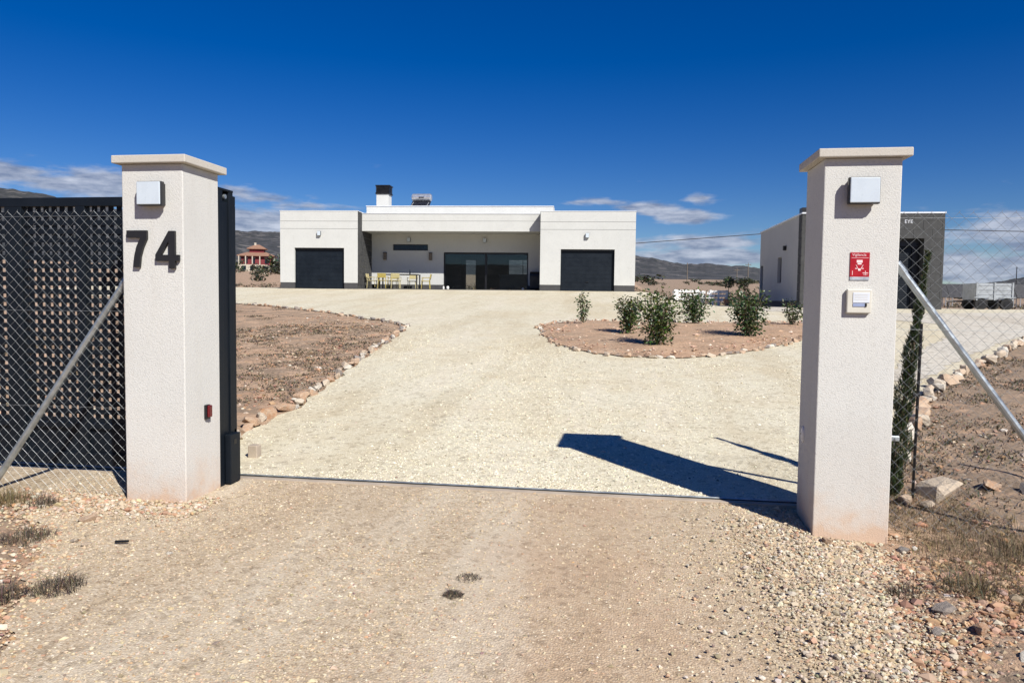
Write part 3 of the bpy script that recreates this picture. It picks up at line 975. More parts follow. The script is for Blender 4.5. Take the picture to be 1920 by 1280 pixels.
def wing(x0, x1, d0, d1, ht=3.83, dep=12.0):
    """front wall with a garage opening d0..d1 (2.0 high), side walls, roof slab"""
    mb = MB(); th = .25
    mb.box((x0, 0, .285), (d0, th, 2.0)); mb.box((d1, 0, .285), (x1, th, 2.0))
    mb.box((x0, 0, 2.0), (x1, th, 2.93))
    mb.build('front_wall', M['house'], H)
    MB().box((x0, 0, 2.945), (x1, th, 3.30)).build('wall_band', M['house'], H)
    MB().box((x0, 0, 3.315), (x1, th, ht - .03)).build('parapet', M['house'], H)
    MB().box((x0 + .004, .004, 2.925), (x1 - .004, th - .004, 3.32)).build('joint_core', M['plinth'], H)
    MB().box((x0 - .015, -.015, ht - .03), (x1 + .015, dep, ht)).build('coping', M['roofedge'], H)
    for (a, b) in ((x0, x0 + th), (x1 - th, x1)):
        MB().box((a, th + .001, .285), (b, dep - .001, ht - .031)).build('side_wall', M['house'], H)
    MB().box((x0 + th, dep - th, .0), (x1 - th, dep - .002, ht - .032)).build('rear_wall', M['house'], H)
    mb = MB(); mb.box((x0 + .006, .006, -.6), (d0 - .006, .25, .283)); mb.build('plinth', M['plinth'], H)
    mb = MB(); mb.box((d1 + .006, .006, -.6), (x1 - .006, .25, .283)); mb.build('plinth', M['plinth'], H)
    for (a, b) in ((x0 + .006, x0 + th - .006), (x1 - th + .006, x1 - .006)):
        MB().box((a, .2505, -.6), (b, dep - .01, .284)).build('plinth', M['plinth'], H)
    # garage door
    gd = link('garage_door', MB().box((d0, .17, -.02), (d1, .20, 1.999)).mesh(), M['anthracite'], H)
    n = 5
    for k in range(n):
        z0 = .01 + k * 1.965 / n
        for j in range(2):
            za = z0 + j * .196
            MB().box((d0 + .03, .163, za + .002), (d1 - .03, .1695, za + .193)).build('door_panel', M['anthracite'], gd, .004)
    MB().box((d0, .10, 1.90), (d1, .1545, 1.9985)).build('door_head', M['black'], gd)
    MB().box(((d0 + d1) / 2 - .07, .135, .42), ((d0 + d1) / 2 + .07, .1625, .45)).build('handle', M['black'], gd)
    for (a, b) in ((d0, d0 + .029), (d1 - .029, d1)):
        MB().box((a, .12, 0), (b, .1695, 1.9395)).build('door_jamb', M['anthracite'], gd)


wing(-14.66, -10.72, -13.93, -11.41)
wing(-1.72, 2.83, -.73, 1.85)
XA, XB = -10.72, -1.72
rc = random.Random(5)
for xw, sgn in ((XA, 1), (XB, -1)):
    zz = -.10; row = 0
    while zz < 3.78:
        h_ = min(.295, 3.795 - zz); yy = .003 - (.31 if row % 2 else 0)
        while yy < 2.49:
            y0_, y1_ = max(yy, .003), min(yy + .6, 2.495); yy += .605
            if y1_ - y0_ < .03: continue
            pr = rc.uniform(.010, .017); xa_, xb_ = (xw + .0005, xw + pr) if sgn > 0 else (xw - pr, xw - .0005)
            MB().box((xa_, y0_, zz), (xb_, y1_ - .005, zz + h_ - .005)).build('stone_panel', M['stone_clad'], H)
        zz += .30; row += 1
# porch canopy with fascia
MB().box((XA + .001, .70, 2.90), (XB - .001, .98, 3.40)).build('fascia', M['house'], H)
MB().box((XA + .001, .70, 3.412), (XB - .001, .98, 3.755)).build('fascia_band', M['house'], H)
MB().box((XA + .001, .705, 3.395), (XB - .001, .975, 3.415)).build('joint_core', M['plinth'], H)
MB().box((XA + .001, .675, 3.755), (XB - .001, 2.9, 3.785)).build('coping', M['roofedge'], H)
MB().box((XA + .001, .981, 2.915), (XB - .001, 2.5, 3.10)).build('porch_ceiling', M['house'], H)
# porch rear wall with window and glazed opening
BY = 2.5
wd0, wd1, wz0, wz1 = -9.58, -7.71, 2.06, 2.385          # strip window
sd0, sd1, sz1 = -6.88, -2.45, 1.985                     # sliding doors
mb = MB(); T = .28
mb.box((XA, BY, .285), (wd0, BY + T, 3.6)); mb.box((wd0, BY, .285), (wd1, BY + T, wz0)); mb.box((wd0, BY, wz1), (wd1, BY + T, 3.6))
mb.box((wd1, BY, .285), (sd0, BY + T, 3.6)); mb.box((sd0, BY, sz1), (sd1, BY + T, 3.6)); mb.box((sd1, BY, .285), (XB, BY + T, 3.6))
mb.build('porch_wall', M['house'], H)
MB().box((XA + .251, BY + .006, -.6), (sd0 - .006, BY + T, .284)).build('plinth', M['plinth'], H)
MB().box((sd1 + .006, BY + .006, -.6), (XB - .001, BY + T, .284)).build('plinth', M['plinth'], H)
MB().box((XA + .001, .30, -.5), (XB - .001, BY - .001, .03)).build('porch_floor', M['plinth'], H)
w = link('window', MB().box((wd0 + .03, BY + .14, wz0 + .03), (wd1 - .03, BY + .15, wz1 - .03)).mesh(), M['dark_glass'], H)
for a, b in (((wd0, wz0), (wd1, wz0 + .035)), ((wd0, wz1 - .035), (wd1, wz1)), ((wd0, wz0 + .0352), (wd0 + .035, wz1 - .0352)), ((wd1 - .035, wz0 + .0352), (wd1, wz1 - .0352))):
    MB().box((a[0], BY + .12, a[1]), (b[0], BY + .17, b[1])).build('frame', M['black'], w)
# sliding doors
sdn = link('sliding_door', MB().box((sd0, BY + .08, sz1 - .085), (sd1, BY + .2, sz1)).mesh(), M['black'], H)
MB().box((sd0, BY + .08, .03), (sd1, BY + .2, .065)).build('threshold', M['black'], sdn)
mid = -4.66
for a, b in ((sd0, sd0 + .07), (mid - .05, mid + .05), (sd1 - .07, sd1)):
    MB().box((a, BY + .075, .0655), (b, BY + .2, sz1 - .0855)).build('frame', M['black'], sdn)
for a, b in ((sd0 + .071, mid - .051), (mid + .051, sd1 - .071)):
    MB().box((a, BY + .135, .066), (b, BY + .143, sz1 - .086)).build('pane', M['glass'], sdn)
# room behind with its rear openings
RYY = 10.0
rw = [(-6.86, -6.17, .06, 2.0), (-4.16, -2.92, .98, 2.02)]
mb = MB()
xs_ = [XA, rw[0][0], rw[0][1], rw[1][0], rw[1][1], XB]
mb.box((xs_[0], RYY, 0), (xs_[1], RYY + .25, 3.6)); mb.box((xs_[2], RYY, 0), (xs_[3], RYY + .25, 3.6)); mb.box((xs_[4], RYY, 0), (xs_[5], RYY + .25, 3.6))
for a, b, c, d in rw:
    if c > .1: mb.box((a, RYY, 0), (b, RYY + .25, c))
    mb.box((a, RYY, d), (b, RYY + .25, 3.6))
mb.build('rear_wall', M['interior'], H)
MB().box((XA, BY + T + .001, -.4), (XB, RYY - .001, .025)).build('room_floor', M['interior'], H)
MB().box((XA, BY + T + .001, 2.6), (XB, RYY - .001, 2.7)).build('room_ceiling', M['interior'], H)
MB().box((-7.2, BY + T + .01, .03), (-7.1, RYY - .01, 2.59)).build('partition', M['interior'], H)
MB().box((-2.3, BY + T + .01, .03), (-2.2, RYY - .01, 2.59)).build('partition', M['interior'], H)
for a, b, c, d in rw:
    f = link('rear_window', MB().box((a + .03, RYY + .1, c + .02), (b - .03, RYY + .107, d - .03)).mesh(), M['glass'], H)
    for q in (((a, c), (a + .04, d)), ((b - .04, c), (b, d))) + (((b - .36, c), (b - .32, d)),) * (c > .1):
        MB().box((q[0][0], RYY + .08, q[0][1]), (q[1][0], RYY + .14, q[1][1])).build('frame', M['black'], f)
# raised roof block
MB().box((-11.02, 2.6, 3.60), (-1.20, 11.4, 4.36)).build('roof_block', M['house'], H)
MB().box((-11.05, 2.57, 4.36), (-1.17, 11.43, 4.395)).build('coping', M['roofedge'], H)
MB().box((XA + .01, 10.26, 0.), (XB - .01, 10.5, .01)).build('rear_step', M['plinth'], H)
# chimney on the roof block
ch = link('chimney', MB().box((-10.87, 4.0, 4.396), (-10.20, 4.65, 5.20)).mesh(), M['house'], H)
MB().box((-10.92, 3.96, 5.201), (-10.14, 4.69, 5.28)).build('cowl_base', M['black'], ch)
for k in range(5):
    MB().box((-10.90, 3.97, 5.29 + k * .07), (-10.16, 4.68, 5.335 + k * .07)).build('louvre', M['black'], ch)
MB().box((-10.80, 4.06, 5.281), (-10.26, 4.59, 5.63)).build('cowl_core', M['black'], ch)
MB().box((-10.92, 3.94, 5.631), (-10.12, 4.70, 5.69)).build('cowl_lid', M['black'], ch)


def hw(x, y, z):
    c, s = math.cos(HT), math.sin(HT)
    return (hx + x * c - y * s, hy + x * s + y * c, HZ + z)


# solar water heater
t = thing('solar_water_heater', 'silver solar water heater tank on the flat house roof', 'water heater', hw(-8.4, 4.0, 4.396), HT)
bm = bmesh.new(); bmesh.ops.create_cone(bm, cap_ends=True, segments=20, radius1=.21, radius2=.21, depth=1.08, matrix=Matrix.Translation((0, .2, .64)) @ Matrix.Rotation(math.pi / 2, 4, 'Y'))
bmesh.ops.bevel(bm, geom=[e for e in bm.edges if len(e.link_faces) == 2 and e.calc_face_angle(0) > 1], offset=.05, segments=3, affect='EDGES')
me = bpy.data.meshes.new('tank'); bm.to_mesh(me); bm.free(); tank = link('tank', me, M['tank'], t)
rot = Matrix.Rotation(math.radians(32), 4, 'X')
MB().box((-.5, -1.1, .02), (.5, .12, .09), rot).build('collector', M['pv'], t).location = (0, .1, .32)
for sx in (-.42, .42):
    MB().tube([(sx, .22, .0), (sx, .2, .46)], .022, 6).build('support', M['alu'], t)
    MB().tube([(sx, -.8, .0), (sx, .2, .44)], .018, 6).build('support', M['alu'], t)
box('label_plate', (-.14, -.014, .60), (.14, -.010, .66), M['anthracite'], t)

# lamps of the house
for (x, y, z, lb) in ((-12.65, 0, 2.70, 'small square wall lamp above the left garage door'), (.53, 0, 2.65, 'small square wall lamp above the right garage door'),
                      (-8.72, BY, 2.62, 'small wall lamp under porch above strip window'), (-4.72, BY, 2.60, 'small wall lamp under porch above sliding doors')):
    l = wall_lamp(0, 0, 0, lb, .17, .22, .13, group='bulkhead lamps on the house')
    l.location = hw(x, y, z); l.rotation_euler = (0, 0, HT)
for x, lb in ((-9.98, 'slim dark wall lantern left of the strip window'), (-7.56, 'slim dark wall lantern right of the strip window')):
    t = thing('wall_lantern', lb, 'lantern', hw(x, BY, 1.76), HT, 'lanterns in the porch')
    box('back_plate', (-.05, -.02, -.16), (.05, -.001, .16), M['black'], t, .004)
    box('body', (-.075, -.15, -.20), (.075, -.0205, .16), M['wood_grey'], t, .006)
    box('lid', (-.085, -.16, .1605), (.085, -.012, .19), M['black'], t, .004)

# table and chairs in the porch
def chair_parts(mat):
    t = thing('garden_chair', 'x', 'chair')
    for sx in (-.2, .2):
        for sy in (-.2, .2):
            MB().tube([(sx * 1.1, sy * 1.12, 0), (sx, sy, .44)], .019, 6).build('leg', M[mat], t)
    MB().box((-.24, -.24, .44), (.24, .22, .475)).build('seat', M[mat], t, .012)
    for sx in (-.21, .21):
        MB().tube([(sx, .2, .46), (sx, .27, .86)], .019, 6).build('back_post', M[mat], t)
    MB().box((-.225, -.012, 0), (.225, .012, .26)).build('backrest', M[mat], t, .01).matrix_local = Matrix.Translation((0, .25, .60)) @ Matrix.Rotation(-.17, 4, 'X')
    for sx in (-.25, .25):
        MB().box((sx - .022, -.2, .645), (sx + .022, .22, .67)).build('armrest', M[mat], t, .006)
        MB().tube([(sx, -.18, .46), (sx, -.18, .645)], .015, 6).build('arm_post', M[mat], t)
    return t


def copy_tree(o, parent=None):
    c = o.copy(); col.objects.link(c); c.parent = parent
    if parent is not None: c.matrix_parent_inverse = o.matrix_parent_inverse
    for k in o.children: copy_tree(k, c)
    return c


cy_ = chair_parts('yellow'); cp_ = chair_parts('pale_yellow')
uy = up_ = False
for (x, y, rz, kind, lb) in ((-10.32, 1.15, math.pi / 2, 'p', 'pale chair at the left end of the porch table'),
                             (-9.62, .62, math.pi, 'y', 'yellow chair in front of the table, nearest the garage wing'),
                             (-8.95, .60, math.pi * 1.03, 'p', 'pale yellow chair in front of the middle of the porch table'),
                             (-9.35, 1.72, 0, 'y', 'yellow chair behind the left half of the porch table'),
                             (-8.35, 1.72, 0, 'p', 'pale chair behind the right half of the porch table'),
                             (-7.55, 1.2, -math.pi / 2 * .93, 'y', 'yellow chair at the right end of the porch table')):
    src = cy_ if kind == 'y' else cp_
    if kind == 'y' and not uy: o = src; uy = True
    elif kind == 'p' and not up_: o = src; up_ = True
    else: o = copy_tree(src)
    o.location = hw(x, y, .031); o.rotation_euler = (0, 0, HT + rz); o.scale = (.94, .94, .88)
    tag(o, lb, 'chair', 'chairs round the porch table')
t = thing('dining_table', 'long dark slim framed table in the porch', 'table', hw(-8.9, 1.17, .031), HT)
box('tabletop', (-1.0, -.42, .70), (1.0, .42, .735), M['table'], t, .004)
for sx in (-.96, .96):
    for sy in (-.38, .38):
        box('leg', (sx - .03, sy - .03, 0), (sx + .03, sy + .03, .6995), M['table'], t)
t = thing('bottle', 'small dark bottle standing on the porch table', 'bottle', hw(-8.35, 1.1, .767), HT)
MB().tube([(0, 0, 0), (0, 0, .12), (0, 0, .15), (0, 0, .22)], [.035, .035, .014, .013], 10).build('body', M['dark_glass'], t)
MB().tube([(0, 0, .2205), (0, 0, .235)], .015, 8).build('stopper', M['black'], t)

# kitchen island silhouette inside, barbecue by the right wing
t = thing('kitchen_counter', 'dark counter inside the glazed living room', 'counter', hw(-3.4, 5.0, .026), HT)
box('cabinet', (-.75, -.3, 0), (.85, .3, .88), M['black'], t, .01)
box('worktop', (-.85, -.36, .8805), (.95, .36, .92), M['table'], t, .005)
t = thing('barbecue', 'black covered barbecue beside the right garage wing', 'barbecue', hw(-2.05, 2.05, .031), HT)
box('cabinet', (-.26, -.25, .08), (.26, .25, .72), M['black'], t, .02)
MB().tube([(-.27, 0, .74), (.27, 0, .74)], .22, 14).build('lid', M['black'], t)
for sx in (-.2, .2):
    MB().tube([(sx, -.22, .02), (sx, -.18, .02)], .05, 10).build('wheel', M['rubber'], t)
for dx_, lb_, prof_ in ((0, 'round small pale jar by the sliding doors', [.06, .075, .06]), (-.22, 'slim small pale jar by the left door frame', [.05, .05, .035])):
    t = thing('jar', lb_, 'jar', hw(-6.55 + dx_, 1.9, .031), HT, 'jars by the sliding doors')
    MB().tube([(0, 0, 0), (0, 0, .1), (0, 0, .17)], prof_, 12).build('body', M['white_plastic'], t)
    MB().tube([(0, 0, .1705), (0, 0, .182)], prof_[2] * .9, 12).build('lid', M['beige_plastic'], t)
t = thing('ball', 'small white ball on the porch floor near barbecue', 'ball', hw(-2.62, 1.2, .031), HT)
bm = bmesh.new(); bmesh.ops.create_uvsphere(bm, u_segments=12, v_segments=8, radius=.06, matrix=Matrix.Translation((0, 0, .06))); me = bpy.data.meshes.new('ball'); bm.to_mesh(me); bm.free(); link('shell', me, M['white_plastic'], t, True)

# ------------------------------------------------------------------ outbuilding on the right
AT = .02
AX, AY, AZ = 6.03, 27.0, 1.40
A = thing('outbuilding', 'grey outbuilding with dark stone front and roller door', 'building', (AX, AY, AZ), AT)
aw, ad, ah = 4.62, 7.2, 3.27
dx0, dx1, dz1 = 1.15, 3.98, 2.42
# clad front built of stone panels, joints recessed
cols_ = [0, dx0, (dx0 + dx1) / 2, dx1, aw]
MB().box((.02, .02, -.5), (dx0 - .0, .34, ah - .03)).build('front_core', M['stone_clad'], A)
MB().box((dx1, .02, -.5), (aw - .02, .34, ah - .03)).build('front_core', M['stone_clad'], A)
MB().box((dx0, .02, dz1), (dx1, .34, ah - .03)).build('front_core', M['stone_clad'], A)
r = random.Random(3)
zz = 0
while zz < ah - .05:
    h = min(.2985, ah - .035 - zz)
    x = -(.3 if int(round(zz / .3)) % 2 else 0)
    while x < aw:
        x0, x1 = max(x, 0), min(x + .6, aw)
        x += .605
        segs = [(x0, x1)]
        if zz < dz1 - .02:
            segs = [(a, b) for a, b in ((x0, min(x1, dx0)), (max(x0, dx1), x1)) if b - a > .04]
        hh = h
        if zz < dz1 <= zz + h - .02 and x1 > dx0 and x0 < dx1: pass
        for a, b in segs:
            MB().box((a, -.004 - r.uniform(0, .0012), zz), (b - .0025, .0195, zz + hh - .0025)).build('stone_panel', M['stone_clad'], A)
    zz += .30
# return of the cladding on the left side
zz = 0
while zz < ah - .05:
    h = min(.295, ah - .035 - zz)
    MB().box((-.012 - r.uniform(0, .004), .0, zz), (.0195, .42, zz + h - .005)).build('stone_panel', M['stone_clad'], A); zz += .30
# left wall with window opening and a door
LWt = .25
oy0, oy1, oz0, oz1 = 3.05, 3.72, .95, 1.95    # window
mb = MB()
mb.box((.02, .421, .26), (LWt, oy0, ah - .03)); mb.box((.02, oy1, .26), (LWt, ad - .7, ah - .03)); mb.box((.02, ad - .7, 1.78), (LWt, ad, ah - .03)); mb.box((.02, ad - .12, .26), (LWt, ad, 1.7795))
mb.box((.02, oy0, .26), (LWt, oy1, oz0)); mb.box((.02, oy0, oz1), (LWt, oy1, ah - .03))
mb.build('side_wall', M['annex_wall'], A)
MB().box((.026, .43, -.5), (LWt - .01, ad - .71, .2595)).build('plinth', M['plinth'], A)
w = link('window', MB().box((.16, oy0 + .03, oz0 + .03), (.17, oy1 - .03, oz1 - .03)).mesh(), M['dark_glass'], A)
MB().box((.14, oy0, oz0), (.2, oy0 + .04, oz1)).build('frame', M['black'], w); MB().box((.14, oy1 - .04, oz0), (.2, oy1, oz1)).build('frame', M['black'], w)
MB().box((.14, oy0 + .0402, oz0), (.2, oy1 - .0402, oz0 + .04)).build('frame', M['black'], w); MB().box((.14, oy0 + .0402, oz1 - .04), (.2, oy1 - .0402, oz1)).build('frame', M['black'], w)
dr = link('door', MB().box((.12, ad - .69, -.1), (.16, ad - .13, 1.779)).mesh(), M['anthracite'], A)
MB().tube([(.118, ad - .62, .85), (.07, ad - .62, .85), (.07, ad - .52, .85)], .012, 6).build('handle', M['galv'], dr)
MB().box((.25, ad - .25, -.4), (aw - .25, ad, ah - .03)).build('rear_wall', M['annex_wall'], A)
MB().box((aw - LWt, .35, -.4), (aw - .004, ad, ah - .03)).build('side_wall', M['annex_wall'], A)
MB().box((-.02, -.03, ah - .03), (aw + .02, ad + .02, ah + .02)).build('roof', M['roofedge'], A)
MB().box((.01, .1, ah + .021), (.2, .5, ah + .20)).build('roof_outlet', M['black'], A)
# side wall lamp and vent
MB().box((-.10, 2.3, 2.15), (.0195, 2.42, 2.32)).build('wall_light', M['black'], A, .01)
# roller door in its deep reveal
rd = link('roller_door', MB().box((dx0, .40, -.1), (dx1, .44, dz1 - .25)).mesh(), M['anthracite'], A)
zz = .0
while zz < dz1 - .30:
    MB().box((dx0 + .06, .385, zz + .006), (dx1 - .25, .3995, zz + .072)).build('slat', M['anthracite'], rd, .005); zz += .08
MB().box((dx0, .30, dz1 - .26), (dx1, .45, dz1)).build('roller_box', M['black'], rd)
MB().box((dx1 - .24, .341, 0), (dx1, .3995, dz1 - .261)).build('guide', M['black'], rd)
nm = text_mesh('EYE', .17, .006)
o = link('lettering', nm, M['roofedge'], A); o.location = (3.32, -.012, ah - .36); o.rotation_euler = (math.pi / 2, 0, 0)

# ------------------------------------------------------------------ white pallet sofas, pots
def pallet_sofa(x, y, rz, label, w=1.28):
    z = gz1(x, y) + .02
    t = thing('pallet_sofa', label, 'sofa', (x, y, z), rz, 'white pallet sofas on the pale terrace')
    for k in range(3):
        for q in (-.5, 0, .5):
            MB().box((q * (w - .14) - .06, -.40 + k * .36, 0), (q * (w - .14) + .06, -.28 + k * .36, .12)).build('block', M['white_paint'], t)
    for k in range(5):
        MB().box((-w / 2, -.42 + k * .18, .121), (w / 2, -.31 + k * .18, .145)).build('seat_slat', M['white_paint'], t)
    for q in (-1, 1):
        for k in range(3):
            MB().box((q * (w / 2 - .03) - .03, -.42, .16 + k * .16), (q * (w / 2 - .03) + .03, .42, .26 + k * .16)).build('arm_board', M['white_paint'], t)
        MB().box((q * (w / 2 - .10) - .035, -.40, .146), (q * (w / 2 - .10) + .035, -.33, .60)).build('arm_post', M['white_paint'], t)
    for k in range(3):
        MB().box((-w / 2 + .07, .40, .19 + k * .17), (w / 2 - .07, .43, .30 + k * .17)).build('back_slat', M['white_paint'], t)
    for q in (-.5, 0, .5):
        MB().box((q * (w - .3) - .04, .431, .146), (q * (w - .3) + .04, .47, .66)).build('back_post', M['white_paint'], t)
    return t


pallet_sofa(2.78, 33.3, .1, 'white pallet sofa nearest the house behind the shrubs')
pallet_sofa(4.02, 33.0, math.pi * .96, 'white pallet sofa beside the terracotta pot', .95)
t = thing('pallet_table', 'low white slatted table between the pallet sofas', 'table', (3.35, 32.4, gz1(3.35, 32.4) + .02))
for k in range(5): box('top_slat', (-.38, -.36 + k * .15, .30), (.38, -.24 + k * .15, .325), M['white_paint'], t)
for sx in (-.33, .33):
    for sy in (-.3, .3): box('leg', (sx - .04, sy - .04, 0), (sx + .04, sy + .04, .2995), M['white_paint'], t)


def potted(x, y, label, stem, crown_r, crown_h, leafcol, nleaf, pot=True, crz=.9, name='potted_tree'):
    z = gz1(x, y) + .02
    t = thing(name, label, 'potted plant', (x, y, z))
    if pot:
        MB().tube([(0, 0, 0), (0, 0, .22), (0, 0, .25), (0, 0, .28)], [.13, .18, .205, .20], 16).build('pot', M['terracotta'], t)
        MB().tube([(0, 0, .2805), (0, 0, .285)], .17, 14).build('soil', M['bark'], t)
    MB().tube([(0, 0, .2 if pot else -.05), (.02, .01, stem * .6), (0, 0, stem)], [.02, .016, .012], 6).build('trunk', M['bark'], t)
    u = rng.normal(size=(nleaf, 3)); u /= np.linalg.norm(u, axis=1)[:, None]
    rr = rng.uniform(.35, 1, nleaf)[:, None] ** .6
    ctr = u * rr * np.array([crown_r, crown_r, crown_h]) + np.array([0, 0, stem + crown_h * .6])
    link('crown', leaf_mesh('crown', ctr, rng.uniform(.06, .11, nleaf), palette(nleaf, leafcol, [1] * len(leafcol), .25)), M['leaf'], t)
    return t


GREEN = [(.030, .055, .018), (.045, .075, .022), (.06, .09, .03), (.022, .04, .016)]
potted(4.28, 32.0, 'round clipped green tree in a terracotta pot on terrace', .82, .24, .26, GREEN, 420)
potted(4.75, 31.2, 'yellow green bushy plant right of the terracotta pot', .30, .26, .50, [(.16, .15, .03), (.10, .12, .03), (.2, .16, .04)], 420, False, name='young_citrus_tree')

# ------------------------------------------------------------------ shrubs in the planted bed
def shrub(x, y, h, w, n, label, dense=1.0, lean=0.0, tone=(1, 1, 1)):
    w = w * 1.22; h = h * 1.02; n = int(n * 1.55)
    z = gz1(x, y) + .09
    t = thing('laurel_shrub', label, 'shrub', (x, y, z), 0, 'shrubs in the planted bed')
    mb = MB(); tips = []
    ns = max(3, int(7 * dense))
    for k in range(ns):
        a = 2 * math.pi * k / ns + random.uniform(-.4, .4); sp = random.uniform(.25, 1) * w * .42
        p0 = (random.uniform(-.03, .03), random.uniform(-.03, .03), -.03); hh = h * random.uniform(.7, .98)
        p1 = (math.cos(a) * sp * .5 + lean * hh * .5, math.sin(a) * sp * .5, hh * .5); p2 = (math.cos(a) * sp + lean * hh, math.sin(a) * sp, hh)
        mb.tube([p0, p1, p2], [.011, .008, .004], 5); tips.append((p0, p1, p2))
    mb.build('stems', M['bark'], t)
    ctr = []; dr_ = []
    for i in range(n):
        p0, p1, p2 = random.choice(tips); q = random.uniform(.06, 1.02) ** .85
        a, b = (p0, p1) if q < .5 else (p1, p2); s = (q * 2) % 1 if q < 1 else 1
        base = Vector(a).lerp(Vector(b), s)
        d = Vector((random.gauss(0, 1), random.gauss(0, 1), random.gauss(.25, .6))).normalized()
        rad = random.uniform(.02, .20) * w / .6
        ctr.append(base + d * rad); dr_.append(d)
    cl = palette(n, [(.028, .052, .016), (.045, .078, .022), (.07, .11, .032), (.11, .15, .06), (.016, .03, .011)], [3, 4, 3, 1.2, 1.6], .2) * np.array(tone)
    dead = rng.uniform(0, 1, n) < .03; cl[dead] = (.16, .10, .045)
    keep_ = rng.uniform(0, 1, n) < .85; ctr = np.array(ctr)[keep_]; dr_ = np.array(dr_)[keep_]; cl = cl[keep_]; n = len(ctr)
    link('crown', leaf_mesh('crown', np.array(ctr), rng.uniform(.05, .095, n), cl, .50, .1, np.array(dr_)), M['leaf'], t)
    return t


shrub(-1.01, 18.65, .74, .36, 230, 'thin sparse shrub at the left end of planted bed', .5, .05)
shrub(.10, 16.5, .80, .56, 900, 'bushy green shrub second from left in planted bed', .9, tone=(1.15, 1.05, .9))
shrub(.66, 14.55, .98, .74, 1500, 'largest green shrub at the near edge of planted bed', 1.2, tone=(1.35, 1.2, 1.0))
shrub(1.73, 19.1, .74, .76, 1100, 'broad shrub in front of the white pallet sofas', 1.1, tone=(1.2, 1.25, 1.2))
shrub(2.62, 16.35, .88, .78, 1600, 'dense round shrub left of the intercom pillar', 1.2)
shrub(4.10, 19.0, .60, .52, 330, 'small open shrub half hidden by the intercom pillar', .6, tone=(1.1, 1.0, .9))

# ------------------------------------------------------------------ young cypress behind the right fence
t = thing('cypress_tree', 'slim young cypress tied to a stake behind right fence', 'tree', (2.09, 6.15, gz1(2.09, 6.15)))
LEAN = np.array([.125, .03])
MB().tube([(0, 0, -.05), (.10, .02, .8), (.235, .06, 1.86)], [.022, .015, .004], 7).build('trunk', M['bark'], t)
n = 6500
q = rng.uniform(0.02, 1, n) ** 1.45
zc = q * 1.90
rad = .105 * np.clip((1 - q) ** .8, .12, 1) * np.clip(.45 + q * 5, 0, 1) * rng.uniform(.15, 1.0, n) ** .5 * (1 + .35 * np.sin(zc * 17 + rng.uniform(0, 6, n) * .3))
a = rng.uniform(0, 2 * np.pi, n)
ctr = np.column_stack([np.cos(a) * rad + zc * LEAN[0], np.sin(a) * rad + zc * LEAN[1], zc])
dirs = np.column_stack([np.cos(a) * .55, np.sin(a) * .55, np.ones(n) * 1.1])
link('crown', leaf_mesh('crown', ctr, rng.uniform(.03, .075, n), palette(n, [(.045, .066, .028), (.07, .098, .043), (.11, .138, .07), (.024, .038, .018), (.14, .115, .06)], [3, 3, 2, 1.4, .6], .2), .13, 0, dirs), M['leaf'], t)
t = thing('plant_stake', 'dark upright stake beside the young cypress', 'stake', (2.245, 6.10, gz1(2.24, 6.1)))
MB().tube([(0, 0, -.15), (.015, 0, 1.35)], .011, 6).build('rod', M['black'], t)
MB().tube([(-.03, 0, .80), (.02, 0, .80)], .018, 6).build('tie', M['rubber'], t)

# ------------------------------------------------------------------ trailer and solar panels far right
tz = gz1(13.3, 29)
t = thing('box_trailer', 'grey zinc box trailer parked on the pale yard', 'trailer', (13.22, 29.7, tz), -.03)
W2, L2 = .62, 1.15
bz0, bz1 = .36, .96
for (a, b, nm_) in (((-W2, -L2 / 2), (W2, -L2 / 2 + .03), 'side_panel'), ((-W2, L2 / 2 - .03), (W2, L2 / 2), 'side_panel')):
    pnl = box(nm_, (a[0], a[1], bz0), (b[0], b[1], bz1), M['trailer'], t)
    for k in range(4):
        box('rib', (-W2, a[1] - .012, bz0 + .03 + k * .16), (W2, a[1] - .0005, bz0 + .06 + k * .16), M['alu'], pnl)
    for q in (-W2 + .01, -.02, W2 - .05):
        box('upright', (q, a[1] - .028, bz0 - .02), (q + .05, a[1] - .013, bz1 + .02), M['trailer'], pnl)
for x in (-W2, W2 - .03):
    box('end_panel', (x, -L2 / 2 + .0305, bz0), (x + .03, L2 / 2 - .0305, bz1), M['trailer'], t)
box('floor', (-W2 + .031, -L2 / 2 + .031, bz0), (W2 - .031, L2 / 2 - .031, bz0 + .03), M['wood_grey'], t)
box('chassis', (-W2 - .1, -.35, bz0 - .10), (W2, .35, bz0 - .021), M['black'], t)
MB().tube([(-W2 - .1, 0, bz0 - .06), (-W2 - .75, 0, bz0 - .06)], .03, 8).build('drawbar', M['black'], t)
MB().tube([(-W2 - .7, 0, bz0 - .1), (-W2 - .7, 0, 0)], .02, 8).build('jockey_leg', M['black'], t)
for x in (-.42, .42):
    for sy in (-1, 1):
        wl_ = link('wheel', MB().tube([(x, sy * .60, .21), (x, sy * .44, .21)], .21, 18).mesh(), M['rubber'], t)
        MB().tube([(x, sy * .602, .21), (x, sy * .612, .21)], .11, 12).build('rim', M['black'], wl_)
    MB().box((x - .26, -.64, .43), (x + .26, -.605, .46)).build('mudguard', M['trailer'], t)

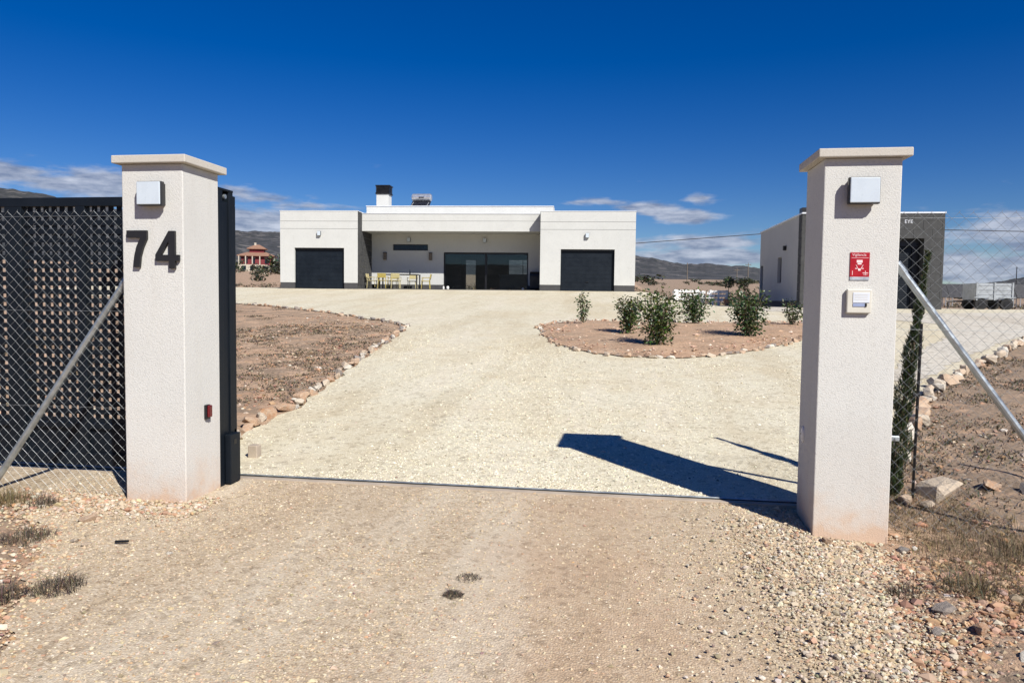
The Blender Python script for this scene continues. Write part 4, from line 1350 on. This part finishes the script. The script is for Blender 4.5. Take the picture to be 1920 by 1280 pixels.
pvx = 17.2
for k in range(5):
    x = pvx + k * 1.75
    z = gz1(x, 45)
    t = thing('photovoltaic_module', ('leftmost dark solar panel of the low row, beside the outbuilding', 'second dark solar panel of the low row, left of trailer', 'dark solar panel of the low row right behind the trailer', 'fourth dark solar panel of the low row, right of trailer', 'last dark solar panel at the right end of low row')[k], 'solar panel', (x, 45.0, z), 0, 'row of ground mounted solar panels')
    rot = Matrix.Translation((0, 0, .55)) @ Matrix.Rotation(math.radians(52), 4, 'X')
    MB().box((-.83, .03, -.02), (.83, .97, .015), rot).build('panel', M['pv'], t)
    for a, b in (((-.86, .005, -.025), (.86, .03, .02)), ((-.86, .97, -.022), (.86, .985, .016)), ((-.855, .0305, -.022), (-.83, .9695, .016)), ((.83, .0305, -.022), (.855, .9695, .016))):
        MB().box(a, b, rot).build('frame', M['lamp_frame'], t)
    for sx in (-.7, .7):
        MB().tube([(sx, .02, -.1), (sx, .02, .56)], .025, 6).build('leg', M['alu'], t)
        MB().tube([(sx, .45, -.1), (sx, .45, 1.08)], .025, 6).build('leg', M['alu'], t)

# ------------------------------------------------------------------ power line and far poles
t = thing('power_cable', 'thin dark overhead cable crossing behind the outbuilding', 'cable', (0, 60, 0))
cpts = [(-6.0, 6.05), (.944, 6.24), (5.27, 6.573), (10.69, 6.978), (17, 7.2), (23.6, 7.231), (29.0, 7.099), (38, 6.6)]
MB().tube([(x, 0, z) for x, z in cpts], .03, 6).build('conductor', M['cable'], t)
for i, (x, y, zt_, lb) in enumerate(((21.0, 259, 15.4, 'thin bare far pole nearest the white house'), (37.1, 257.3, 13.6, 'shorter far pole left of the tallest pole'), (40.6, 256.8, 15.3, 'pale far utility pole with crossarm near the outbuilding'), (112, 234.6, 13.3, 'thin dark mast on the skyline above the trailer'))):
    zb = gz1(x, y)
    t = thing('utility_pole', lb, 'pole', (x, y, zb), 0, 'far poles in the field')
    MB().tube([(0, 0, -.5), (0, 0, zt_ - zb)], [.17, .10], 7).build('shaft', M['wood_grey' if i != 3 else 'black'], t)
    if i in (1, 2):
        MB().box((-.9, -.06, zt_ - zb - .8), (.9, .06, zt_ - zb - .62)).build('crossarm', M['wood_grey'], t)
        for sx in (-.8, 0, .8): MB().tube([(sx, 0, zt_ - zb - .62), (sx, 0, zt_ - zb - .35)], .05, 6).build('insulator', M['rubber'], t)
    else:
        MB().box((-.35, -.05, zt_ - zb - .5), (.35, .05, zt_ - zb - .4)).build('crossarm', M['wood_grey' if i != 3 else 'black'], t)

# ------------------------------------------------------------------ far villa
vz = gz1(-115.3, 221.8)
V = thing('villa', 'far red villa with tiled hip roofs below the hill', 'house', (-115.27, 221.84, vz), .35)


def hip(name, x0, x1, y0, y1, z0, z1, par, k=.45):
    cx0, cx1 = x0 + (y1 - y0) * k, x1 - (y1 - y0) * k; cy = (y0 + y1) / 2
    if cx0 > cx1: cx0 = cx1 = (x0 + x1) / 2
    v = [(x0, y0, z0), (x1, y0, z0), (x1, y1, z0), (x0, y1, z0), (cx0, cy, z1), (cx1, cy, z1), (x0, y0, z0 - .25), (x1, y0, z0 - .25), (x1, y1, z0 - .25), (x0, y1, z0 - .25)]
    f = [(0, 1, 5, 4), (1, 2, 5), (2, 3, 4, 5), (3, 0, 4), (6, 9, 8, 7), (0, 6, 7, 1), (1, 7, 8, 2), (2, 8, 9, 3), (3, 9, 6, 0)]
    return MB().add(v, f).build(name, M['tile'], par)


MB().box((-4.6, -3.5, -.6), (4.6, 3.5, 2.0)).build('lower_wall', M['villa_white'], V)
MB().box((-4.5, -3.4, 2.0), (4.5, 3.4, 4.6)).build('upper_wall', M['villa_red'], V)
rf = hip('roof', -5.6, 5.6, -4.4, 4.4, 4.85, 6.5, V)
MB().box((-2.2, -1.8, 5.2), (2.2, 1.8, 6.9)).build('turret_wall', M['villa_red'], V)
rf2 = hip('roof', -2.9, 2.9, -2.5, 2.5, 7.15, 8.4, V)
MB().box((-.9, -.4, 8.0), (-.3, .2, 9.0)).build('chimney', M['villa_white'], rf2)
MB().box((-5.0, -6.2, -.6), (1.6, -3.51, 1.9)).build('terrace', M['villa_white'], V)
for x in (-4.9, -2.9, -.9, 1.3):
    MB().box((x, -6.2, 1.901), (x + .3, -5.9, 4.5)).build('column', M['villa_white'], V)
for x in (-3.4, -1.2, 2.6):
    w = link('window', MB().box((x, -3.46, 2.3), (x + .9, -3.41, 4.0)).mesh(), M['dark_glass'], V)
    MB().box((x - .15, -3.5, 4.01), (x + 1.05, -3.41, 4.2)).build('lintel', M['villa_white'], w)
for x in (-3.8, -1.4, 2.4):
    link('window', MB().box((x, -6.26 if x < 1 else -3.56, .2), (x + 1.2, -6.205 if x < 1 else -3.505, 1.5)).mesh(), M['dark_glass'], V)

# ------------------------------------------------------------------ far bushes
def bush_mesh(seed, n=260):
    global rng
    k = 7; c = rng.normal(0, .28, (k, 3)); c[:, 2] = np.abs(c[:, 2]) * .8 + .25
    i = rng.integers(0, k, n); u = rng.normal(size=(n, 3)); u /= np.linalg.norm(u, axis=1)[:, None]
    ctr = c[i] + u * .26 * rng.uniform(.6, 1.05, (n, 1)); ctr[:, 2] = np.clip(ctr[:, 2], .02, None)
    return leaf_mesh('bush', ctr, rng.uniform(.10, .2, n), palette(n, [(.035, .048, .02), (.055, .062, .03), (.08, .078, .045), (.022, .03, .014)], [3, 3, 1.5, 2], .25), .7)


BUSH = [bush_mesh(i) for i in range(6)]
for b in BUSH: b.materials.append(M['leaf'])
TRK = MB().tube([(0, 0, -.2), (.02, 0, .2), (.05, .03, .5)], [.03, .022, .008], 5).mesh('trunk'); TRK.materials.append(M['bark'])


def bush(x, y, s, label, group, sq=.6):
    t = thing('scrub_bush', label, 'bush', (x, y, gz1(x, y)), 0, group)
    o = link('crown', random.choice(BUSH), None, t); o.scale = (s, s, s * sq); o.rotation_euler = (0, 0, random.uniform(0, 6.28))
    o = link('trunk', TRK, None, t); o.scale = (s, s, s * sq)
    return t


def polar(az_, r): return r * math.sin(az_), r * math.cos(az_)


rr_ = random.Random(21)
for i in range(17):        # dark band of scrub between house and outbuilding
    a = rr_.choice([rr_.gauss(.115, .022), rr_.gauss(.12, .03), rr_.uniform(.01, .2)]); d = rr_.uniform(150, 260)
    x, y = polar(a, d); bush(x, y, rr_.choice([rr_.uniform(1.4, 3.0), rr_.uniform(2.6, 5.2)]), 'dark scrub bush in the far field between house and outbuilding', 'scrub beyond the field, right of house', rr_.uniform(.35, .55))
for i in range(22):        # left field
    a = rr_.uniform(-.58, -.42); d = rr_.uniform(70, 225)
    x, y = polar(a, d)
    if math.hypot(x + 115, y - 218) < 7: continue
    bush(x, y, rr_.uniform(1.1, 2.6) * (1 if d < 150 else 1.6), 'scrub bush in the far field below the red villa', 'scrub in the left field', rr_.uniform(.4, .7))
for i in range(16):
    a = rr_.uniform(.36, .56); d = rr_.uniform(120, 240)
    x, y = polar(a, d); bush(x, y, rr_.uniform(3, 6), 'dark scrub bush on the skyline behind the solar panels', 'scrub behind the solar panels', .5)
for x, y, s, lb in ((-118.5, 214, 4.5, 'dark tree mass left of the red villa'), (-106.8, 219, 6, 'dark tree right of the red villa'), (-104, 224, 7, 'tall dark tree behind the red villa on its right')):
    t = thing('villa_tree', lb, 'tree', (x, y, gz1(x, y)))
    o = link('crown', BUSH[2], None, t); o.scale = (s, s, s * 1.1)
    o = link('trunk', TRK, None, t); o.scale = (s, s, s)

# ------------------------------------------------------------------ gravel, rubble, dry weeds
def scat(n, x0, x1, y0, y1, poly=None, out=None, pw=1.0):
    x = rng.uniform(x0, x1, n); y = y0 + (y1 - y0) * rng.uniform(0, 1, n) ** pw
    m = np.ones(n, bool)
    if poly is not None: m &= inside(poly, x, y)
    for o_ in (out or []): m &= ~inside(o_, x, y)
    return x[m], y[m]


TAN = [(.51, .412, .275), (.45, .35, .23), (.60, .525, .40), (.32, .24, .155), (.43, .28, .17), (.23, .18, .13)]
CREAM = [(.61, .565, .43), (.55, .505, .375), (.68, .64, .53), (.42, .37, .275), (.58, .51, .365), (.20, .17, .125)]


def drop_pillars(x, y):
    m = ~(((x > LX - .01) & (x < LX + PW + .01) & (y > LY - .01) & (y < LY + PD + .01)) | ((x > RX - .01) & (x < RX + PW + .01) & (y > RY - .01) & (y < RY + PD + .01)))
    return x[m], y[m]


# fine gravel of the track
x, y = scat(95000, -4.5, 1.7, 2.2, 5.72, APRON); x, y = drop_pillars(x, y)
patch = fbm(x, y, 1.6, 8) + .5 * fbm(x, y, 4.5, 3)
keep = rng.uniform(0, 1, len(x)) < np.clip((.60 + .35 * patch + .4 * sst((x - .6) / .8)) * (1 - .6 * np.exp(-((x + .2) / .6) ** 2)), .08, 1)
x, y = x[keep], y[keep]
rad = rng.gamma(2.6, .0012, len(x)) + .0016
rad *= 1 + .9 * sst((x - .4) / 1.0)
pebbles('track_gravel', x, y, rad, palette(len(x), TAN, [4, 4, 1.5, 1.3, 1.0, .7]), M['pebble'], .004)
# coarse crushed stone by the right pillar and along the right side of the track
x, y = scat(38000, -.1, 2.0, 2.3, 5.3); x, y = drop_pillars(x, y)
dr_ = np.exp(-((x - (1.12 + .07 * (y - 3.1))) / .46) ** 2) * (.55 + .45 * np.clip(fbm(x, y, 2.2, 4) + .4, 0, 1))
keep = rng.uniform(0, 1, len(x)) < dr_ * .55; x, y = x[keep], y[keep]
pebbles('crushed_stone', x, y, rng.gamma(2.0, .0021, len(x)) + .0026, palette(len(x), [(.46, .40, .30), (.40, .335, .245), (.56, .51, .42), (.25, .20, .15), (.42, .27, .17)], [4, 4, 1.4, 1.3, .8]), M['pebble'], .012, .7, coarse=True)
# gravel strewn over the edges of the track
eb = np.array(densify(APRON[1:9], .04)[:-1] + densify(APRON[13:19], .04)[:-1])
eb = eb[(eb[:, 1] > 2.0) & (eb[:, 1] < 5.2) & (np.abs(eb[:, 0]) < 6)]
k_ = rng.integers(0, len(eb), 9000)
x = eb[k_, 0] + rng.normal(0, .11, 9000); y = eb[k_, 1] + rng.normal(0, .09, 9000); x, y = drop_pillars(x, y)
m_ok = (x < 1.9) & (x > -6) & (y < 5.3); x, y = x[m_ok], y[m_ok]
pebbles('edge_gravel', x, y, rng.gamma(2.2, .0022, len(x)) + .002, palette(len(x), TAN + [(.42, .26, .16), (.36, .21, .125)], [3, 3, 1.2, 1.2, 1, .5, 2.5, 2.5]), M['pebble'], .003, .65, coarse=True)
# rubble by the left pillar foot
x, y = scat(4200, -4.6, -2.9, 4.2, 5.1); x, y = drop_pillars(x, y)
keep = rng.uniform(0, 1, len(x)) < np.exp(-((y - 4.78) / .22) ** 2); x, y = x[keep], y[keep]
pebbles('pillar_rubble', x, y, rng.gamma(2.6, .0026, len(x)) + .003, palette(len(x), [(.46, .375, .265), (.42, .32, .215), (.41, .245, .15), (.54, .475, .375)], [3, 3, 2, 1.5]), M['pebble'], .010, .7, coarse=True)
# drive gravel
x, y = scat(150000, -5, 4.5, 5.80, 19, DRIVE, [ISLAND], 2.0)
keep = rng.uniform(0, 1, len(x)) < np.clip(.55 + .45 * fbm(x, y * .18, 1.5, 6) + .2 * fbm(x, y, 2.2, 3) - .9 * sst((y - 12) / 7), .05, 1); x, y = x[keep], y[keep]
rad = rng.gamma(2.6, .0016, len(x)) + .0022; rad *= 1 + .03 * (y - 5.8)
pebbles('drive_gravel', x, y, rad, palette(len(x), CREAM, [5, 4, 2.5, 1.0, 1.2, .5]), M['pebble'], .010)
# stones lying in bare soil
x, y = scat(26000, -9, 7, 2.2, 22, None, [DRIVE, APRON], 1.3)
x, y = drop_pillars(x, y)
pebbles('soil_stones', x, y, rng.gamma(2.0, .005, len(x)) + .003, palette(len(x), [(.42, .26, .165), (.35, .205, .125), (.48, .385, .285), (.27, .165, .10), (.56, .50, .42)], [3, 3, 2, 2, .7]), M['pebble'], -.004, .6, coarse=True)
x, y = scat(2600, -2.1, 5.4, 13.2, 20.4, ISLAND)
pebbles('bed_stones', x, y, rng.gamma(2.2, .007, len(x)) + .006, palette(len(x), [(.50, .34, .24), (.42, .27, .18), (.60, .52, .42)], [3, 3, 1]), M['pebble'], .08, .6)
# clods on the right shoulder
x, y = scat(11000, 1.2, 3.0, 2.4, 4.9, None, [APRON])
pebbles('soil_clods', x, y, rng.gamma(1.1, .0050, len(x)) + .0028, palette(len(x), [(.40, .245, .15), (.36, .215, .13), (.45, .305, .20), (.33, .245, .175)], [4, 3, 2, 1]), M['pebble'], .0, .75, coarse=True)

# dry weeds as ground cover
DRY = [(.10, .08, .055), (.15, .118, .075), (.21, .165, .10), (.065, .055, .042), (.085, .085, .05)]


def weeds(name, x0, x1, y0, y1, n, out, seed, thr, hmin, hmax, cols=DRY, wts=(3, 3, 2, 3, 1), extra=None, per=5, wid=.006):
    x, y = scat(n, x0, x1, y0, y1, None, out, 1.2)
    f = fbm(x, y, .55, seed) + .6 * fbm(x, y, 1.9, seed + 2)
    if extra is not None: f = f + extra(x, y)
    m = rng.uniform(-.25, .25, len(x)) + f > thr
    x, y = x[m], y[m]
    k = per
    X_ = np.repeat(x, k) + rng.normal(0, .035, len(x) * k); Y_ = np.repeat(y, k) + rng.normal(0, .035, len(x) * k)
    h = np.repeat(rng.uniform(hmin, hmax, len(x)), k) * rng.uniform(.5, 1.1, len(x) * k)
    return blades(name, X_, Y_, h, np.full(len(h), wid) * (1 + .06 * np.clip(Y_ - 5, 0, 30)), palette(len(h), cols, list(wts), .2), M['blade'], 1.5)


weeds('dry_weeds_left', -14, -3.9, 6.6, 24, 24000, [DRIVE], 2, .28, .010, .042, per=4, wid=.013, extra=lambda x, y: 1.2 * np.exp(-((y - 11.5) / 3.2) ** 2) - .7 * np.exp(-((y - 7.6) / .9) ** 2) - .6 * sst((y - 16) / 4))
weeds('dry_weeds_right', 1.9, 16, 5.4, 20, 30000, [DRIVE, APRON], 5, -.55, .012, .055, per=4, wid=.011)
weeds('dry_grass_bank', 1.85, 4.6, 4.3, 6.3, 3000, [APRON], 9, .42, .015, .09, [(.17, .125, .065), (.24, .18, .095), (.13, .10, .055), (.085, .062, .04), (.30, .235, .14)], (3, 2.5, 2.5, 2.5, 1), None, 8, .0035)
weeds('field_weeds', -30, 30, 38, 90, 9000, [], 4, .1, .06, .22, wid=.02)

# single tufts
def tuft(x, y, r_, h, n, cols, label, lean=1.1, wid=.0032, twig=False):
    t = thing('dry_tuft', label, 'tuft', (x, y, gz1(x, y)), 0, 'dry tufts by the track')
    a = rng.uniform(0, 2 * np.pi, n); q = r_ * np.sqrt(rng.uniform(0, 1, n))
    zz = gz(x + q * np.cos(a), y + q * np.sin(a)) - gz1(x, y) + (.012 if inside(APRON, np.array([x]), np.array([y]))[0] else .0)
    blades('blades', q * np.cos(a), q * np.sin(a), rng.uniform(.25, 1.1, n) * h * (1.15 - .75 * (q / r_) ** 2), np.full(n, wid), palette(n, cols, [1] * len(cols), .25), M['blade'], lean, zz, None, t)
    return t


DARKT = [(.05, .04, .03), (.09, .07, .05), (.14, .105, .075), (.035, .03, .025), (.19, .145, .10)]
STRAW = [(.22, .165, .08), (.17, .13, .06), (.11, .09, .042), (.28, .215, .12)]
tuft(-3.62, 4.02, .16, .10, 520, DARKT, 'dark dead tuft just outside the fence, left of track')
tuft(-2.84, 3.34, .13, .09, 420, DARKT, 'dark spiky tuft at the left edge of the track')
tuft(-3.02, 3.20, .10, .12, 260, DARKT, 'dark tuft cut by the left picture edge')
tuft(-4.36, 4.70, .14, .17, 420, STRAW, 'straw green tuft at the foot of left fence brace')
tuft(-4.08, 4.68, .10, .12, 240, DARKT, 'brown tuft in front of the chain link fence, left')
tuft(1.53, 4.20, .09, .10, 260, DARKT, 'dark small tuft near the foot of intercom pillar')
tuft(1.86, 4.24, .15, .17, 420, [(.15, .12, .07), (.22, .17, .09), (.09, .08, .05)], 'brown twiggy tuft on the red soil, far right')
tuft(2.18, 4.05, .14, .16, 380, STRAW + DARKT, 'mixed straw tuft at the right picture edge')
tuft(1.42, 3.45, .10, .035, 200, DARKT, 'flat grey tuft beside the coarse gravel, lower right')
tuft(-.83, 3.62, .055, .024, 420, DARKT, 'small dark twig clump lying on the track')
tuft(-.80, 3.86, .07, .018, 260, DARKT, 'thin streak of dead twigs on the track')
tuft(2.45, 5.05, .24, .15, 420, STRAW + DARKT[1:3], 'large straw coloured tuft behind the right fence')

# loose rocks
def rock(x, y, s, mk, label, sq=.8, lift=.15):
    o = link('rock', random.choice(RM[mk]), None)
    o.location = (x, y, gz1(x, y) + s * lift); o.scale = (s, s * random.uniform(.75, 1), s * sq)
    o.rotation_euler = (random.uniform(-.3, .3), random.uniform(-.3, .3), random.uniform(0, 6.28))
    return tag(o, label, 'rock', 'loose rocks by the gateway')


rock(1.76, 3.44, .105, 'rock_w', 'white rock on red soil in the lower right corner', .55)
rock(1.63, 3.96, .12, 'rock_g', 'grey brown rock among red clods on the right', .8)
rock(1.50, 3.72, .08, 'rock_g', 'small dark grey rock at the edge of coarse gravel')
rock(1.70, 3.72, .11, 'rock_o', 'orange clod between the grey rocks on the right')
rock(1.34, 5.02, .085, 'rock_o', 'orange stone leaning against the intercom pillar foot', .9, .3)
rock(1.52, 4.94, .07, 'rock_o', 'small orange stone in front of the intercom pillar')
rock(1.80, 5.02, .09, 'rock_g', 'blue grey stone at the right foot of intercom pillar', .5)
rock(2.46, 6.15, .34, 'rock_p', 'large tan boulder behind the right fence', .75)
rock(2.16, 5.98, .16, 'rock_o', 'pinkish stone under the young cypress')
rock(2.28, 5.92, .13, 'rock_p', 'pale flat stone right of the cypress foot', .6)
rock(2.95, 6.4, .22, 'rock_o', 'brown stone in the dry grass far right')
rock(3.2, 6.3, .20, 'rock_g', 'dark stone at the right picture edge behind fence')
rock(-3.52, 4.42, .13, 'rock_o', 'orange stone half buried left of the track')
rock(-3.30, 4.02, .09, 'rock_p', 'flat tan stone at the left edge of track', .5)
rock(-3.18, 3.98, .08, 'rock_p', 'small tan stone beside the flat one, left', .5)
rock(-2.60, 3.93, .045, 'rock_w', 'little white stone on the track near left pillar')
rock(-3.35, 4.75, .06, 'rock_w', 'white pebble in the rubble under number 74')
rock(-2.86, 7.05, .07, 'rock_w', 'white stone with dark shadow on the drive', .6)
rock(1.92, 3.72, .10, 'rock_o', 'orange rock at the right picture edge above the white one')
rock(1.56, 3.30, .06, 'rock_p', 'small tan rock low in the right corner')
rock(1.95, 4.35, .09, 'rock_p', 'tan rock among dry twigs right of intercom pillar', .6)
rock(1.60, 4.55, .05, 'rock_w', 'little pale stone right of the intercom pillar foot', .6)
t = thing('concrete_block', 'short beige concrete kerb block behind the gate guide', 'block', (-3.33, 6.33, gz1(-3.3, 6.3)))
MB().box((-.045, -.045, -.1), (.045, .045, .125)).build('body', M['concrete'], t, .008)
o = MB().tube([(-.04, 0, 0), (.04, .012, .004)], .008, 6).build('metal_scrap', M['black']); o.location = (-2.98, 4.02, .022)
tag(o, 'small dark scrap of metal lying on the track', 'scrap')
